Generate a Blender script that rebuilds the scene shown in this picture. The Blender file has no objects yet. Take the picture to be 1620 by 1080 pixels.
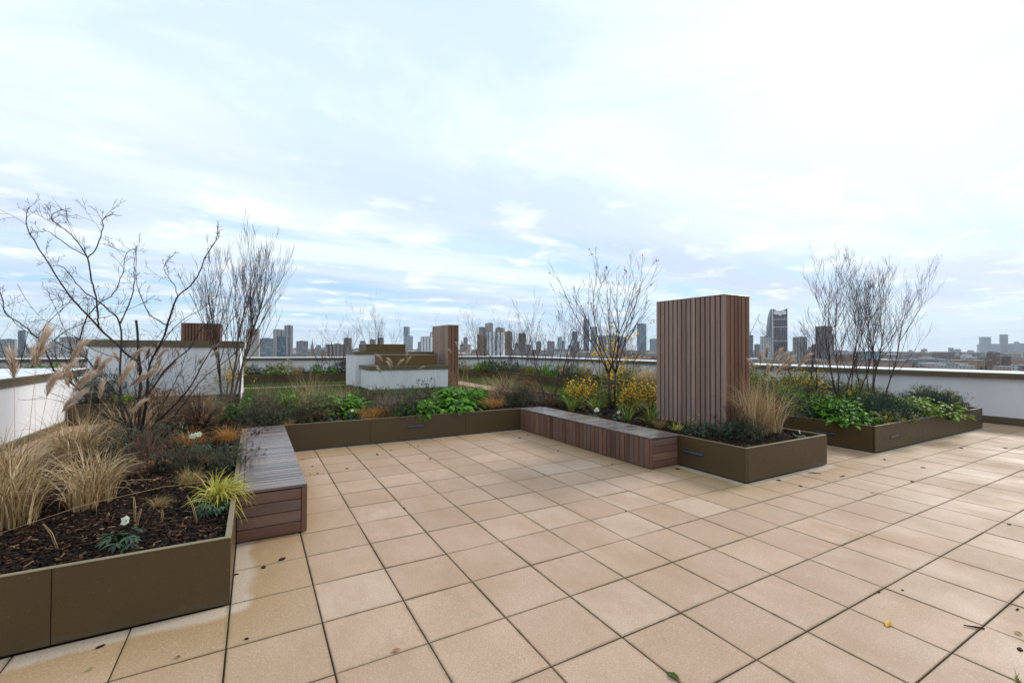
import bpy, math, random
from mathutils import Vector, Matrix
from math import sin, cos, pi, radians as R
S = bpy.context.scene
# ---------------------------------------------------------------- camera
cam = bpy.data.cameras.new('camera'); co = bpy.data.objects.new('camera', cam); S.collection.objects.link(co)
cam.sensor_width = 36; cam.lens = 714.69 / 1620 * 36; cam.clip_start = .05; cam.clip_end = 30000
YAW, PITCH, ROLL = .51825, .01655, .00445
f_ = Vector((sin(YAW)*cos(PITCH), cos(YAW)*cos(PITCH), sin(PITCH))); r_ = Vector((cos(YAW), -sin(YAW), 0)); u_ = r_.cross(f_)
r2 = r_*cos(ROLL)+u_*sin(ROLL); u2 = -r_*sin(ROLL)+u_*cos(ROLL)
CAM = Vector((.118, -2.990, 1.673))
co.matrix_world = Matrix(((r2.x, u2.x, -f_.x, CAM.x), (r2.y, u2.y, -f_.y, CAM.y), (r2.z, u2.z, -f_.z, CAM.z), (0, 0, 0, 1)))
S.camera = co
# ---------------------------------------------------------------- sky and sun
SUN_AZ, SUN_EL = R(84), R(32)
S.view_settings.view_transform = 'Standard'; S.view_settings.look = 'None'; S.view_settings.exposure = .53; S.view_settings.gamma = 1
W = bpy.data.worlds.new('World'); S.world = W; W.use_nodes = True
nt = W.node_tree; nt.nodes.clear()
def nd(nt, t, **k):
    n = nt.nodes.new(t)
    for a, b in k.items():
        if a.startswith('i_'):
            key = a[2:]; key = int(key) if key.isdigit() else key.replace('_', ' ')
            n.inputs[key].default_value = b
        else: setattr(n, a, b)
    return n
def mth(nt, op, a, b=None, c=None, clamp=False):
    n = nt.nodes.new('ShaderNodeMath'); n.operation = op; n.use_clamp = clamp
    for i, v in enumerate((a, b, c)):
        if v is None: continue
        if isinstance(v, (int, float)): n.inputs[i].default_value = v
        else: nt.links.new(v, n.inputs[i])
    return n.outputs[0]
def mixc(nt, fac, a, b, bt='MIX'):
    n = nt.nodes.new('ShaderNodeMix'); n.data_type = 'RGBA'; n.blend_type = bt
    for i, v in ((0, fac), (6, a), (7, b)):
        if isinstance(v, (int, float)): n.inputs[i].default_value = v
        elif isinstance(v, tuple): n.inputs[i].default_value = (*v, 1) if len(v) == 3 else v
        else: nt.links.new(v, n.inputs[i])
    return n.outputs[2]
def ramp(nt, fac, stops, interp='LINEAR'):
    n = nt.nodes.new('ShaderNodeValToRGB'); cr = n.color_ramp; cr.interpolation = interp
    while len(cr.elements) < len(stops): cr.elements.new(.5)
    for e, (p, c) in zip(cr.elements, stops):
        e.position = p; e.color = (*c, 1) if isinstance(c, tuple) else (c, c, c, 1)
    nt.links.new(fac, n.inputs[0]); return n.outputs[0]
def noise(nt, vec, scale, detail=4, rough=.55, dist=0):
    n = nd(nt, 'ShaderNodeTexNoise', i_Scale=scale, i_Detail=detail, i_Roughness=rough, i_Distortion=dist)
    if vec is not None: nt.links.new(vec, n.inputs['Vector'])
    return n.outputs[0]
sky = nd(nt, 'ShaderNodeTexSky', sky_type='NISHITA', sun_disc=False, sun_elevation=SUN_EL, sun_rotation=SUN_AZ, air_density=1.0, dust_density=1.2)
tc = nd(nt, 'ShaderNodeTexCoord'); sep = nd(nt, 'ShaderNodeSeparateXYZ'); nt.links.new(tc.outputs['Generated'], sep.inputs[0])
dx, dy, dz = sep.outputs
zc = mth(nt, 'ADD', mth(nt, 'MAXIMUM', dz, 0.0), .085)
cmb = nd(nt, 'ShaderNodeCombineXYZ')
nt.links.new(mth(nt, 'DIVIDE', dx, zc), cmb.inputs[0]); nt.links.new(mth(nt, 'DIVIDE', dy, zc), cmb.inputs[1])
mp = nd(nt, 'ShaderNodeMapping'); mp.inputs['Rotation'].default_value = (0, 0, R(-32)); mp.inputs['Scale'].default_value = (.32, 1.0, 1); mp.inputs['Location'].default_value = (3.1, 1.7, 0)
nt.links.new(cmb.outputs[0], mp.inputs[0])
n1 = noise(nt, mp.outputs[0], .55, 7, .58, .5); n2 = noise(nt, mp.outputs[0], 1.7, 6, .6, .3)
mp2 = nd(nt, 'ShaderNodeMapping'); mp2.inputs['Scale'].default_value = (1.3, 1.5, 1); mp2.inputs['Location'].default_value = (7.3, 2.2, 0)
nt.links.new(cmb.outputs[0], mp2.inputs[0]); n3 = noise(nt, mp2.outputs[0], 1.6, 5, .55, .2)
blue = mixc(nt, .8, sky.outputs[0], (3.8, 7.1, 10.2))                      # thin blue between the veils
veil = mixc(nt, ramp(nt, n1, [(.40, 0.), (.60, 1.)]), (5.9, 7.0, 9.2), (8.3, 9.4, 10.0))   # lavender shade, white top
elev = mth(nt, 'MULTIPLY', dz, 1.0)
cov = mth(nt, 'ADD', ramp(nt, n2, [(.36, 0.), (.64, 1.)]), ramp(nt, elev, [(.0, .12), (.10, .18), (.32, .85), (.6, 1.)]), clamp=True)
c1 = mixc(nt, cov, blue, veil)
hi = mixc(nt, ramp(nt, elev, [(.28, 0.), (.55, 1.)]), veil, (7.0, 8.6, 9.0))
n4 = noise(nt, mp2.outputs[0], .7, 6, .6, .6); hi = mixc(nt, ramp(nt, n4, [(.42, 0.), (.60, 1.)]), (6.2, 7.8, 8.6), (8.3, 9.3, 9.6))
c1 = mixc(nt, ramp(nt, elev, [(.2, 0.), (.5, .8)]), c1, hi)
puff = mth(nt, 'MULTIPLY', ramp(nt, n3, [(.53, 0.), (.68, 1.)]), ramp(nt, elev, [(.05, .9), (.30, .9), (.42, .0)]))
c1 = mixc(nt, mth(nt, 'MULTIPLY', puff, .8), c1, (10.5, 10.8, 11.0))
vd = nd(nt, 'ShaderNodeVectorMath', operation='DOT_PRODUCT'); nt.links.new(tc.outputs['Generated'], vd.inputs[0])
vd.inputs[1].default_value = (sin(SUN_AZ)*cos(SUN_EL), cos(SUN_AZ)*cos(SUN_EL), sin(SUN_EL))
gl = mth(nt, 'POWER', mth(nt, 'MAXIMUM', vd.outputs['Value'], 0.0), 9.0)
c1 = mixc(nt, mth(nt, 'MULTIPLY', gl, .5), c1, (11.5, 11.7, 11.9))
c1 = mixc(nt, ramp(nt, elev, [(.0, .75), (.045, .25), (.09, 0.)]), c1, (7.4, 9.0, 10.4))
bg = nd(nt, 'ShaderNodeBackground', i_Strength=.08); nt.links.new(c1, bg.inputs[0])
wo = nd(nt, 'ShaderNodeOutputWorld'); nt.links.new(bg.outputs[0], wo.inputs[0])
sl = bpy.data.lights.new('sun', 'SUN'); so = bpy.data.objects.new('sun', sl); S.collection.objects.link(so)
sl.energy = 1.8; sl.angle = R(12); sl.color = (1, .95, .88)
so.rotation_euler = Vector((sin(SUN_AZ)*cos(SUN_EL), cos(SUN_AZ)*cos(SUN_EL), sin(SUN_EL))).to_track_quat('Z', 'Y').to_euler()
# ---------------------------------------------------------------- helpers
class MB:
    """collects faces of one mesh; v = a per-face random value the material can read"""
    def __init__(s): s.v = []; s.f = []; s.r = []
    def face(s, pts, r=0.):
        n = len(s.v); s.v.extend(pts); s.f.append(tuple(range(n, n+len(pts)))); s.r.append(r)
    def box(s, a, b, r=0., bev=0.):
        x0, y0, z0 = a; x1, y1, z1 = b; n = len(s.v)
        s.v += [(x0,y0,z0),(x1,y0,z0),(x1,y1,z0),(x0,y1,z0),(x0,y0,z1),(x1,y0,z1),(x1,y1,z1),(x0,y1,z1)]
        for q in ((0,3,2,1),(4,5,6,7),(0,1,5,4),(1,2,6,5),(2,3,7,6),(3,0,4,7)): s.f.append(tuple(n+i for i in q)); s.r.append(r)
    def bbox(s, a, b, r=0., e=.004):
        """box with chamfered edges"""
        x0, y0, z0 = a; x1, y1, z1 = b
        e = min(e, (x1-x0)*.3, (y1-y0)*.3, (z1-z0)*.3); n = len(s.v)
        for (ax, lo, hi) in ((0,x0,x1),(1,y0,y1),(2,z0,z1)):
            for sgn, w in ((-1, lo), (1, hi)):
                o = [(x0+e, x1-e), (y0+e, y1-e), (z0+e, z1-e)]; o[ax] = (w, w)
                j, k = [(1,2),(2,0),(0,1)][ax]
                for uj, uk in ((0,0),(1,0),(1,1),(0,1)):
                    p = [0,0,0]; p[ax] = w; p[j] = o[j][uj]; p[k] = o[k][uk]; s.v.append(tuple(p))
        def idx(ax, sg, uj, uk): return n + ax*8 + sg*4 + {(0,0):0,(1,0):1,(1,1):2,(0,1):3}[(uj,uk)]
        def vid(ax, c):  # vertex of the face on axis ax at corner c=(cx,cy,cz) in 0/1
            j, k = [(1,2),(2,0),(0,1)][ax]; return idx(ax, c[ax], c[j], c[k])
        def add(l, ref):
            P = [Vector(s.v[i]) for i in l]; nn = (P[1]-P[0]).cross(P[2]-P[0])
            if nn.dot(Vector(ref)) < 0: l = l[::-1]
            s.f.append(tuple(l)); s.r.append(r)
        for ax in range(3):
            for sg in (0,1):
                ref = [0,0,0]; ref[ax] = 2*sg-1; add([n+ax*8+sg*4+i for i in range(4)], ref)
        for ax in range(3):
            j, k = [(1,2),(2,0),(0,1)][ax]
            for uj in (0,1):
                for uk in (0,1):
                    c0 = [0,0,0]; c1 = [0,0,0]; c0[j] = c1[j] = uj; c0[k] = c1[k] = uk; c1[ax] = 1
                    ref = [0,0,0]; ref[j] = 2*uj-1; ref[k] = 2*uk-1
                    add([vid(j,c0), vid(j,c1), vid(k,c1), vid(k,c0)], ref)
        for cx in (0,1):
            for cy in (0,1):
                for cz in (0,1): add([vid(a, (cx,cy,cz)) for a in range(3)], (2*cx-1, 2*cy-1, 2*cz-1))
    def tube(s, pts, rad, n=5, r=0.):
        pts = [Vector(p) for p in pts]; m = len(pts); b0 = len(s.v)
        up = Vector((.3, .2, 1)).normalized() 
        t0 = (pts[1]-pts[0]).normalized()
        a = t0.orthogonal().normalized()
        for i in range(m):
            t = (pts[min(i+1, m-1)]-pts[max(i-1, 0)])
            if t.length < 1e-7: t = t0
            t = t.normalized(); a = (a - t*a.dot(t))
            a = a.normalized() if a.length > 1e-5 else t.orthogonal().normalized()
            b = t.cross(a); rr = rad[i] if isinstance(rad, (list, tuple)) else rad
            for k in range(n):
                q = 2*pi*k/n; s.v.append(tuple(pts[i] + (a*cos(q)+b*sin(q))*rr))
        for i in range(m-1):
            for k in range(n):
                s.f.append((b0+i*n+k, b0+i*n+(k+1)%n, b0+(i+1)*n+(k+1)%n, b0+(i+1)*n+k)); s.r.append(r)
        s.f.append(tuple(b0+(m-1)*n+k for k in range(n))); s.r.append(r)
        s.f.append(tuple(b0+n-1-k for k in range(n))); s.r.append(r)
    def strip(s, pts, w, side, r=0.):
        """ribbon along pts, width w[i], side = sideways vector"""
        b0 = len(s.v); m = len(pts)
        for i, p in enumerate(pts):
            ww = w[i]; s.v.append((p[0]-side[0]*ww, p[1]-side[1]*ww, p[2]-side[2]*ww)); s.v.append((p[0]+side[0]*ww, p[1]+side[1]*ww, p[2]+side[2]*ww))
        for i in range(m-1): s.f.append((b0+2*i, b0+2*i+1, b0+2*i+3, b0+2*i+2)); s.r.append(r)
    def leaf(s, p, d, nrm, L, w, r=0., fold=.25, curl=.0):
        """pointed oval leaf, two halves folded on the midrib, 6 faces"""
        d = d.normalized(); sd = d.cross(nrm)
        if sd.length < 1e-4: sd = d.orthogonal()
        sd.normalize(); up = sd.cross(d).normalized(); b0 = len(s.v)
        for t, ww in ((0., .05), (.3, .8), (.6, 1.), (1., .02)):
            c = p + d*(L*t) - up*(curl*L*t*t)
            for k in (-1, 0, 1): s.v.append(tuple(c + sd*(k*w*ww*.5) + up*(abs(k)*w*ww*fold*.5)))
        for i in range(3):
            for k in (0, 1): s.f.append((b0+3*i+k, b0+3*i+k+1, b0+3*i+4+k, b0+3*i+3+k)); s.r.append(r)
    def leaf2(s, p, d, nrm, L, w, r=0.):
        d = d.normalized(); sd = d.cross(nrm)
        if sd.length < 1e-4: sd = d.orthogonal()
        sd.normalize(); sd = sd*(w*.5); m = p + d*(L*.55); e = p + d*L
        s.face([tuple(p), tuple(m-sd), tuple(e), tuple(m+sd)], r)
    def build(s, name, mat, parent=None, smooth=False, loc=None):
        me = bpy.data.meshes.new(name); me.from_pydata(s.v, [], s.f); me.update()
        at = me.attributes.new('var', 'FLOAT', 'FACE'); at.data.foreach_set('value', s.r)
        if smooth: me.polygons.foreach_set('use_smooth', [True]*len(s.f))
        me.materials.append(mat)
        o = bpy.data.objects.new(name, me); S.collection.objects.link(o)
        if parent: o.parent = parent
        if loc: o.location = loc
        return o
def tag(o, label=None, cat=None, group=None, kind=None):
    if label: o['label'] = label
    if cat: o['category'] = cat
    if group: o['group'] = group
    if kind: o['kind'] = kind
    return o
def empty(name, loc, label, cat, group=None, rz=0.):
    o = bpy.data.objects.new(name, None); S.collection.objects.link(o); o.location = loc; o.rotation_euler = (0, 0, rz); o.empty_display_size = .1
    return tag(o, label, cat, group)
def copy_tree(o, loc, rz=0., sc=1., label=None, group=None):
    def rec(a, par):
        c = a.copy(); S.collection.objects.link(c)
        if par: c.parent = par
        for ch in a.children: rec(ch, c)
        return c
    c = rec(o, None); c.location = loc; c.rotation_euler = (0, 0, rz); c.scale = (sc, sc, sc) if isinstance(sc, (int, float)) else sc
    if label: c['label'] = label
    if group: c['group'] = group
    return c
# ---------------------------------------------------------------- materials
def newmat(name, rough=.7, spec=.4):
    m = bpy.data.materials.new(name); m.use_nodes = True; t = m.node_tree
    b = t.nodes['Principled BSDF']; b.inputs['Roughness'].default_value = rough; b.inputs['Specular IOR Level'].default_value = spec
    return m, t, b
def ocoord(t, kind='Object'):
    n = nd(t, 'ShaderNodeTexCoord'); return n.outputs[kind]
def mapv(t, v, sc=(1,1,1), loc=(0,0,0)):
    n = nd(t, 'ShaderNodeMapping'); n.inputs['Scale'].default_value = sc; n.inputs['Location'].default_value = loc; t.links.new(v, n.inputs[0]); return n.outputs[0]
def bump(t, b, h, dist=.002, strength=1.):
    n = nd(t, 'ShaderNodeBump', i_Distance=dist, i_Strength=strength); t.links.new(h, n.inputs['Height']); t.links.new(n.outputs[0], b.inputs['Normal'])
def var(t): return nd(t, 'ShaderNodeAttribute', attribute_name='var').outputs['Fac']
def plain(name, c, rough=.7, spec=.4, amt=.12, sc=6., metal=0.):
    m, t, b = newmat(name, rough, spec); v = noise(t, ocoord(t), sc, 5, .6)
    t.links.new(mixc(t, ramp(t, v, [(.3, 0.), (.7, 1.)]), tuple(x*(1-amt) for x in c), tuple(min(1, x*(1+amt)) for x in c)), b.inputs['Base Color'])
    b.inputs['Metallic'].default_value = metal; return m
def foliage(name, stops, rough=.6, trans=.25, spec=.25):
    m, t, b = newmat(name, rough, spec); v = var(t); c = ramp(t, v, stops); t.links.new(c, b.inputs['Base Color'])
    if trans:
        tr = nd(t, 'ShaderNodeBsdfTranslucent'); t.links.new(c, tr.inputs[0]); mx = nd(t, 'ShaderNodeMixShader', i_0=trans)
        t.links.new(b.outputs[0], mx.inputs[1]); t.links.new(tr.outputs[0], mx.inputs[2])
        t.links.new(mx.outputs[0], t.nodes['Material Output'].inputs[0])
    return m
def wood(name, along, stops, rough=.5, spec=.45, gs=.55):
    m, t, b = newmat(name, rough, spec); oc = ocoord(t); v = var(t)
    sc = [26., 26., 26.]; sc[along] = 1.6
    off = nd(t, 'ShaderNodeCombineXYZ')
    for i in range(3): t.links.new(mth(t, 'MULTIPLY', v, (37., 53., 71.)[i]), off.inputs[i])
    ad = nd(t, 'ShaderNodeVectorMath', operation='ADD'); t.links.new(mapv(t, oc, sc), ad.inputs[0]); t.links.new(off.outputs[0], ad.inputs[1])
    g = noise(t, ad.outputs[0], 1.6, 6, .65, .15)
    sc2 = [9., 9., 9.]; sc2[along] = 1.2; g2 = noise(t, mapv(t, oc, sc2), 1., 4, .6)
    c = ramp(t, v, stops)
    c = mixc(t, ramp(t, g, [(.32, gs), (.68, 0.)]), c, (.55, .5, .5), 'MULTIPLY')
    c = mixc(t, ramp(t, g2, [(.45, 0.), (.75, .35)]), c, (.20, .16, .15))
    t.links.new(c, b.inputs['Base Color']); t.links.new(ramp(t, g2, [(.3, rough-.12), (.7, rough+.15)]), b.inputs['Roughness'])
    bump(t, b, g, .0015, .6); return m
W_STOPS = [(0., (.085, .045, .032)), (.25, (.16, .075, .048)), (.5, (.20, .098, .065)), (.75, (.12, .078, .065)), (1., (.27, .145, .095))]
W_PIL = [(0., (.27, .175, .14)), (.3, (.33, .22, .18)), (.55, (.39, .268, .22)), (.8, (.31, .22, .19)), (1., (.44, .30, .23))]
W_TOP = [(0., (.06, .038, .036)), (.5, (.13, .083, .076)), (1., (.22, .145, .12))]
M = {}
M['wood_z'] = wood('timber vertical', 2, W_STOPS); M['wood_x'] = wood('timber along x', 0, W_STOPS)
M['wood_top'] = wood('wet timber slats', 0, W_TOP, .24, .8, .3); M['wood_pillar'] = wood('timber screen', 2, W_PIL, .6, .3)
M['wood_red'] = wood('red timber screen', 2, [(0., (.17, .075, .045)), (.5, (.24, .115, .07)), (1., (.34, .2, .13))], .6, .3)
M['gap'] = plain('dark gap', (.012, .01, .009), .9, .1)
# powder coated bronze planter metal
def bronze(name, c, rough=.42, amt=.1):
    m, t, b = newmat(name, rough, .5); oc = ocoord(t); v = noise(t, oc, 1.3, 5, .6); g = noise(t, mapv(t, oc, (3, 3, 14)), 3., 3, .6)
    c1 = mixc(t, ramp(t, v, [(.3, 0.), (.7, 1.)]), tuple(x*(1-amt) for x in c), tuple(x*(1+amt) for x in c))
    sp = noise(t, oc, 90, 2, .5); c1 = mixc(t, ramp(t, sp, [(.66, 0.), (.72, .25)]), c1, (.3, .27, .2))
    sx = nd(t, 'ShaderNodeSeparateXYZ'); t.links.new(oc, sx.inputs[0])
    dirt = mth(t, 'MULTIPLY', ramp(t, sx.outputs[2], [(.0, .55), (.07, .12), (.14, 0.)]), ramp(t, g, [(.35, .2), (.65, 1.)]))
    c1 = mixc(t, dirt, c1, (.09, .075, .05))
    t.links.new(c1, b.inputs['Base Color']); t.links.new(ramp(t, g, [(.3, rough-.06), (.7, rough+.1)]), b.inputs['Roughness'])
    b.inputs['Metallic'].default_value = .15; bump(t, b, noise(t, oc, 240, 2, .5), .0004, .4); return m
M['bronze'] = bronze('bronze powder coat', (.078, .050, .019)); M['rim'] = bronze('sky sheen bronze', (.20, .155, .085), .35)  # rim is the panel bronze lightened, sky reflection put into its colour
M['cap'] = bronze('bronze coping', (.12, .09, .048), .4); M['box'] = bronze('bronze flashing', (.12, .068, .014), .5)
M['lamp'] = plain('dark lamp metal', (.03, .032, .036), .45, .5); M['louvre'] = plain('lamp louvre', (.13, .135, .15), .4, .6); M['lens'] = plain('smoked lens', (.02, .022, .028), .25, .6)
# white render with faint grime
def render_wall(name, c):
    m, t, b = newmat(name, .85, .2); oc = ocoord(t); v = noise(t, mapv(t, oc, (1, 1, .35)), 1.1, 6, .6); s = noise(t, mapv(t, oc, (2.3, 2.3, .5)), 1.3, 6, .7)
    c1 = mixc(t, ramp(t, v, [(.35, 0.), (.75, 1.)]), c, tuple(x*.86 for x in c)); c1 = mixc(t, ramp(t, s, [(.5, 0.), (.78, .3)]), c1, (.52, .50, .46))
    t.links.new(c1, b.inputs['Base Color']); bump(t, b, noise(t, oc, 60, 4, .6), .002, .5); return m
M['white'] = render_wall('white render', (.74, .73, .76)); M['capL'] = plain('white trim and coping sky sheen', (.82, .82, .82), .2, .7, .06, 2.)  # coping tops: bright sky reflection painted as near-white; other users are simply white
M['membrane'] = plain('grey roof membrane', (.23, .23, .24), .7)
M['bark'] = plain('dark wet bark', (.026, .018, .015), .6, .3, .4, 40); M['bark2'] = plain('grey brown bark', (.07, .043, .034), .7, .3, .35, 40)
M['bark3'] = plain('mottled trunk bark', (.075, .058, .05), .8, .3, .5, 25)
# paving
def paving():
    m, t, b = newmat('sandy concrete paving', .72, .35); oc = ocoord(t); v = var(t)
    sx = nd(t, 'ShaderNodeSeparateXYZ'); t.links.new(oc, sx.inputs[0]); X, Y, _ = sx.outputs
    def dist(x0, y0, x1, y1):
        ax = mth(t, 'MAXIMUM', mth(t, 'SUBTRACT', mth(t, 'ABSOLUTE', mth(t, 'SUBTRACT', X, (x0+x1)/2)), (x1-x0)/2), 0.)
        ay = mth(t, 'MAXIMUM', mth(t, 'SUBTRACT', mth(t, 'ABSOLUTE', mth(t, 'SUBTRACT', Y, (y0+y1)/2)), (y1-y0)/2), 0.)
        return mth(t, 'SQRT', mth(t, 'ADD', mth(t, 'MULTIPLY', ax, ax), mth(t, 'MULTIPLY', ay, ay)))
    D = None
    for q in ((-2, .49, 0, 8.3), (-2, 5.1, 7.42, 8.3), (5.49, .49, 7.42, 8), (8.93, .49, 13.88, 3.8), (15.1, -8, 17, 24), (0.0, 1.75, .30, 5.1), (5.2, 1.75, 5.5, 5.1)):
        d = dist(*q); D = d if D is None else mth(t, 'MINIMUM', D, d)
    n_s = noise(t, oc, 2.2, 4, .5); n_f = noise(t, oc, 9, 3, .5)
    Dn = mth(t, 'ADD', D, mth(t, 'MULTIPLY', mth(t, 'SUBTRACT', n_s, .5), .34))
    Dp = mth(t, 'ADD', D, mth(t, 'ADD', mth(t, 'MULTIPLY', mth(t, 'SUBTRACT', n_s, .5), .22), mth(t, 'MULTIPLY', mth(t, 'SUBTRACT', n_f, .5), .012)))
    base = ramp(t, v, [(0., (.43, .275, .190)), (.25, (.515, .344, .250)), (.5, (.47, .302, .214)), (.7, (.52, .347, .255)), (.93, (.56, .382, .278)), (1., (.57, .41, .315))])
    big = noise(t, oc, 1.1, 5, .6); base = mixc(t, ramp(t, big, [(.35, 0.), (.7, .55)]), base, (.37, .25, .155))
    gr = noise(t, mapv(t, oc, (1, 1, 1), (5, 3, 0)), 3.1, 6, .65); base = mixc(t, ramp(t, gr, [(.56, 0.), (.74, .4)]), base, (.30, .26, .15))
    blot = noise(t, mapv(t, oc, (1, 1, 1), (15, 8, 0)), 5., 5, .7); base = mixc(t, ramp(t, blot, [(.6, 0.), (.75, .3)]), base, (.62, .52, .44))
    brown = ramp(t, Dn, [(.05, 1.), (.30, .8), (.62, 0.)]); base = mixc(t, mth(t, 'MULTIPLY', brown, .75), base, (.36, .215, .085))
    olv = ramp(t, mth(t, 'ADD', mth(t, 'ADD', D, mth(t, 'MULTIPLY', mth(t, 'SUBTRACT', v, .5), .9)), mth(t, 'MULTIPLY', mth(t, 'SUBTRACT', n_s, .5), .5)), [(.1, 1.), (.55, .7), (.95, 0.)]); base = mixc(t, mth(t, 'MULTIPLY', olv, .35), base, (.37, .25, .12))
    pale = ramp(t, Dp, [(.10, 1.), (.155, 0.)]); base = mixc(t, mth(t, 'MULTIPLY', pale, .7), base, (.60, .51, .43))
    sp = noise(t, oc, 160, 3, .6); base = mixc(t, ramp(t, sp, [(.40, .5), (.56, 0.)]), base, (.25, .165, .11)); 
    sp2 = noise(t, oc, 70, 4, .65); base = mixc(t, ramp(t, sp2, [(.52, 0.), (.75, .45)]), base, (.64, .50, .40))
    ex = mth(t, 'ABSOLUTE', mth(t, 'SUBTRACT', mth(t, 'FRACT', mth(t, 'MULTIPLY', X, 2.)), .5)); ey = mth(t, 'ABSOLUTE', mth(t, 'SUBTRACT', mth(t, 'FRACT', mth(t, 'MULTIPLY', Y, 2.)), .5))
    ee = mth(t, 'ADD', mth(t, 'MAXIMUM', ex, ey), mth(t, 'MULTIPLY', mth(t, 'SUBTRACT', noise(t, mapv(t, oc, (1, 1, 1), (4, 4, 4)), 14, 4, .6), .5), .06))
    base = mixc(t, mth(t, 'MULTIPLY', ramp(t, ee, [(.455, 0.), (.485, .5), (.5, .9)]), ramp(t, noise(t, mapv(t, oc, (1, 1, 1), (8, 1, 4)), 1.7, 3, .6), [(.35, .25), (.6, 1.)])), base, (.16, .115, .06))
    dmp = noise(t, mapv(t, oc, (1, .45, 1), (3, 7, 0)), 1.6, 6, .7); base = mixc(t, ramp(t, dmp, [(.48, 0.), (.62, .42)]), base, (.34, .21, .125))
    wv = noise(t, mapv(t, oc, (1, 1, 1), (7, 7, 0)), 2.6, 5, .75, 1.5); base = mixc(t, ramp(t, wv, [(.60, 0.), (.64, .07), (.72, .03)]), base, (.60, .50, .42))
    dk = noise(t, mapv(t, oc, (1, 1, 1), (2, 9, 0)), 34, 3, .6); base = mixc(t, ramp(t, dk, [(.74, 0.), (.80, .5)]), base, (.17, .14, .1))
    t.links.new(base, b.inputs['Base Color'])
    t.links.new(ramp(t, mth(t, 'ADD', big, mth(t, 'MULTIPLY', v, .2)), [(.35, .5), (.8, .8)]), b.inputs['Roughness'])
    hh = mth(t, 'ADD', mth(t, 'MULTIPLY', sp, .5), sp2); bump(t, b, hh, .0035, .55); return m
M['paving'] = paving()
M['joint'] = plain('dark mossy joint sand', (.055, .045, .03), .95, .1, .5, 8)
M['grass'] = foliage('lawn blades', [(0., (.035, .07, .012)), (.5, (.07, .115, .022)), (1., (.13, .15, .04))], .7, .2)
M['lawn'] = plain('lawn', (.06, .095, .02), .9, .1, .35, 9)
M['soil'] = plain('soil', (.014, .010, .008), .95, .1, .4, 20)
M['mulch'] = foliage('bark mulch', [(0., (.006, .004, .0035)), (.5, (.018, .009, .006)), (.78, (.05, .022, .012)), (.94, (.10, .048, .024)), (1., (.24, .14, .08))], .8, 0, .15)
F = foliage
M['straw'] = F('straw blades', [(0., (.12, .06, .025)), (.35, (.30, .18, .085)), (.7, (.55, .40, .22)), (1., (.78, .66, .43))], .55, .3)
M['straw_grey'] = F('faded grey straw', [(0., (.11, .08, .055)), (.5, (.25, .18, .12)), (1., (.42, .33, .23))], .6, .3)
M['plume'] = F('seed plume hairs', [(0., (.30, .19, .13)), (.5, (.52, .38, .28)), (1., (.72, .60, .48))], .8, .4)
M['orange_sedge'] = F('orange sedge', [(0., (.20, .075, .018)), (.5, (.48, .22, .055)), (1., (.68, .42, .14))], .5, .3)
M['yellow_sedge'] = F('golden sedge', [(0., (.22, .17, .03)), (.4, (.46, .42, .06)), (1., (.66, .62, .20))], .5, .35)
M['tan_sedge'] = F('tan sedge', [(0., (.17, .10, .035)), (.5, (.34, .23, .09)), (1., (.47, .35, .17))], .5, .3)
M['iris'] = F('strap leaves', [(0., (.05, .10, .02)), (.55, (.11, .19, .035)), (.85, (.30, .30, .06)), (1., (.48, .34, .1))], .45, .3)
M['bright'] = F('bright green leaves', [(0., (.02, .075, .008)), (.5, (.08, .22, .015)), (1., (.22, .42, .035))], .5, .25, .2)
M['lime'] = F('lime leaves', [(0., (.08, .16, .015)), (.5, (.20, .32, .03)), (1., (.36, .45, .07))], .5, .35, .2)
M['deep'] = F('deep green leaves', [(0., (.012, .032, .016)), (.6, (.03, .065, .03)), (1., (.06, .11, .045))], .4, .15, .5)
M['grey'] = F('grey green small leaves', [(0., (.012, .018, .008)), (.6, (.04, .052, .022)), (1., (.11, .12, .05))], .6, .15)
M['purple'] = F('purple brown small leaves', [(0., (.03, .014, .01)), (.6, (.09, .045, .025)), (1., (.19, .11, .055))], .6, .2)
M['conifer'] = F('juniper needles', [(0., (.008, .022, .016)), (.6, (.018, .045, .028)), (1., (.04, .085, .04))], .6, .1)
M['gold'] = F('golden autumn leaves', [(0., (.12, .16, .02)), (.3, (.40, .32, .02)), (.45, (.70, .42, .02)), (.8, (.85, .58, .03)), (1., (.60, .30, .02))], .5, .4)
M['olive'] = F('olive leaves', [(0., (.03, .05, .01)), (.5, (.11, .16, .022)), (.85, (.30, .28, .035)), (1., (.62, .40, .03))], .5, .3)
M['rust'] = F('rusty leaves', [(0., (.09, .035, .015)), (.5, (.24, .10, .04)), (1., (.42, .22, .10))], .6, .25)
M['petal'] = F('white petals', [(0., (.72, .74, .62)), (1., (.85, .86, .80))], .5, .4); M['stamen'] = plain('yellow stamens', (.6, .5, .1))
M['deadhead'] = plain('dark seed heads', (.03, .018, .016), .8); M['twig'] = plain('thin reddish twigs', (.10, .055, .04), .7)
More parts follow.
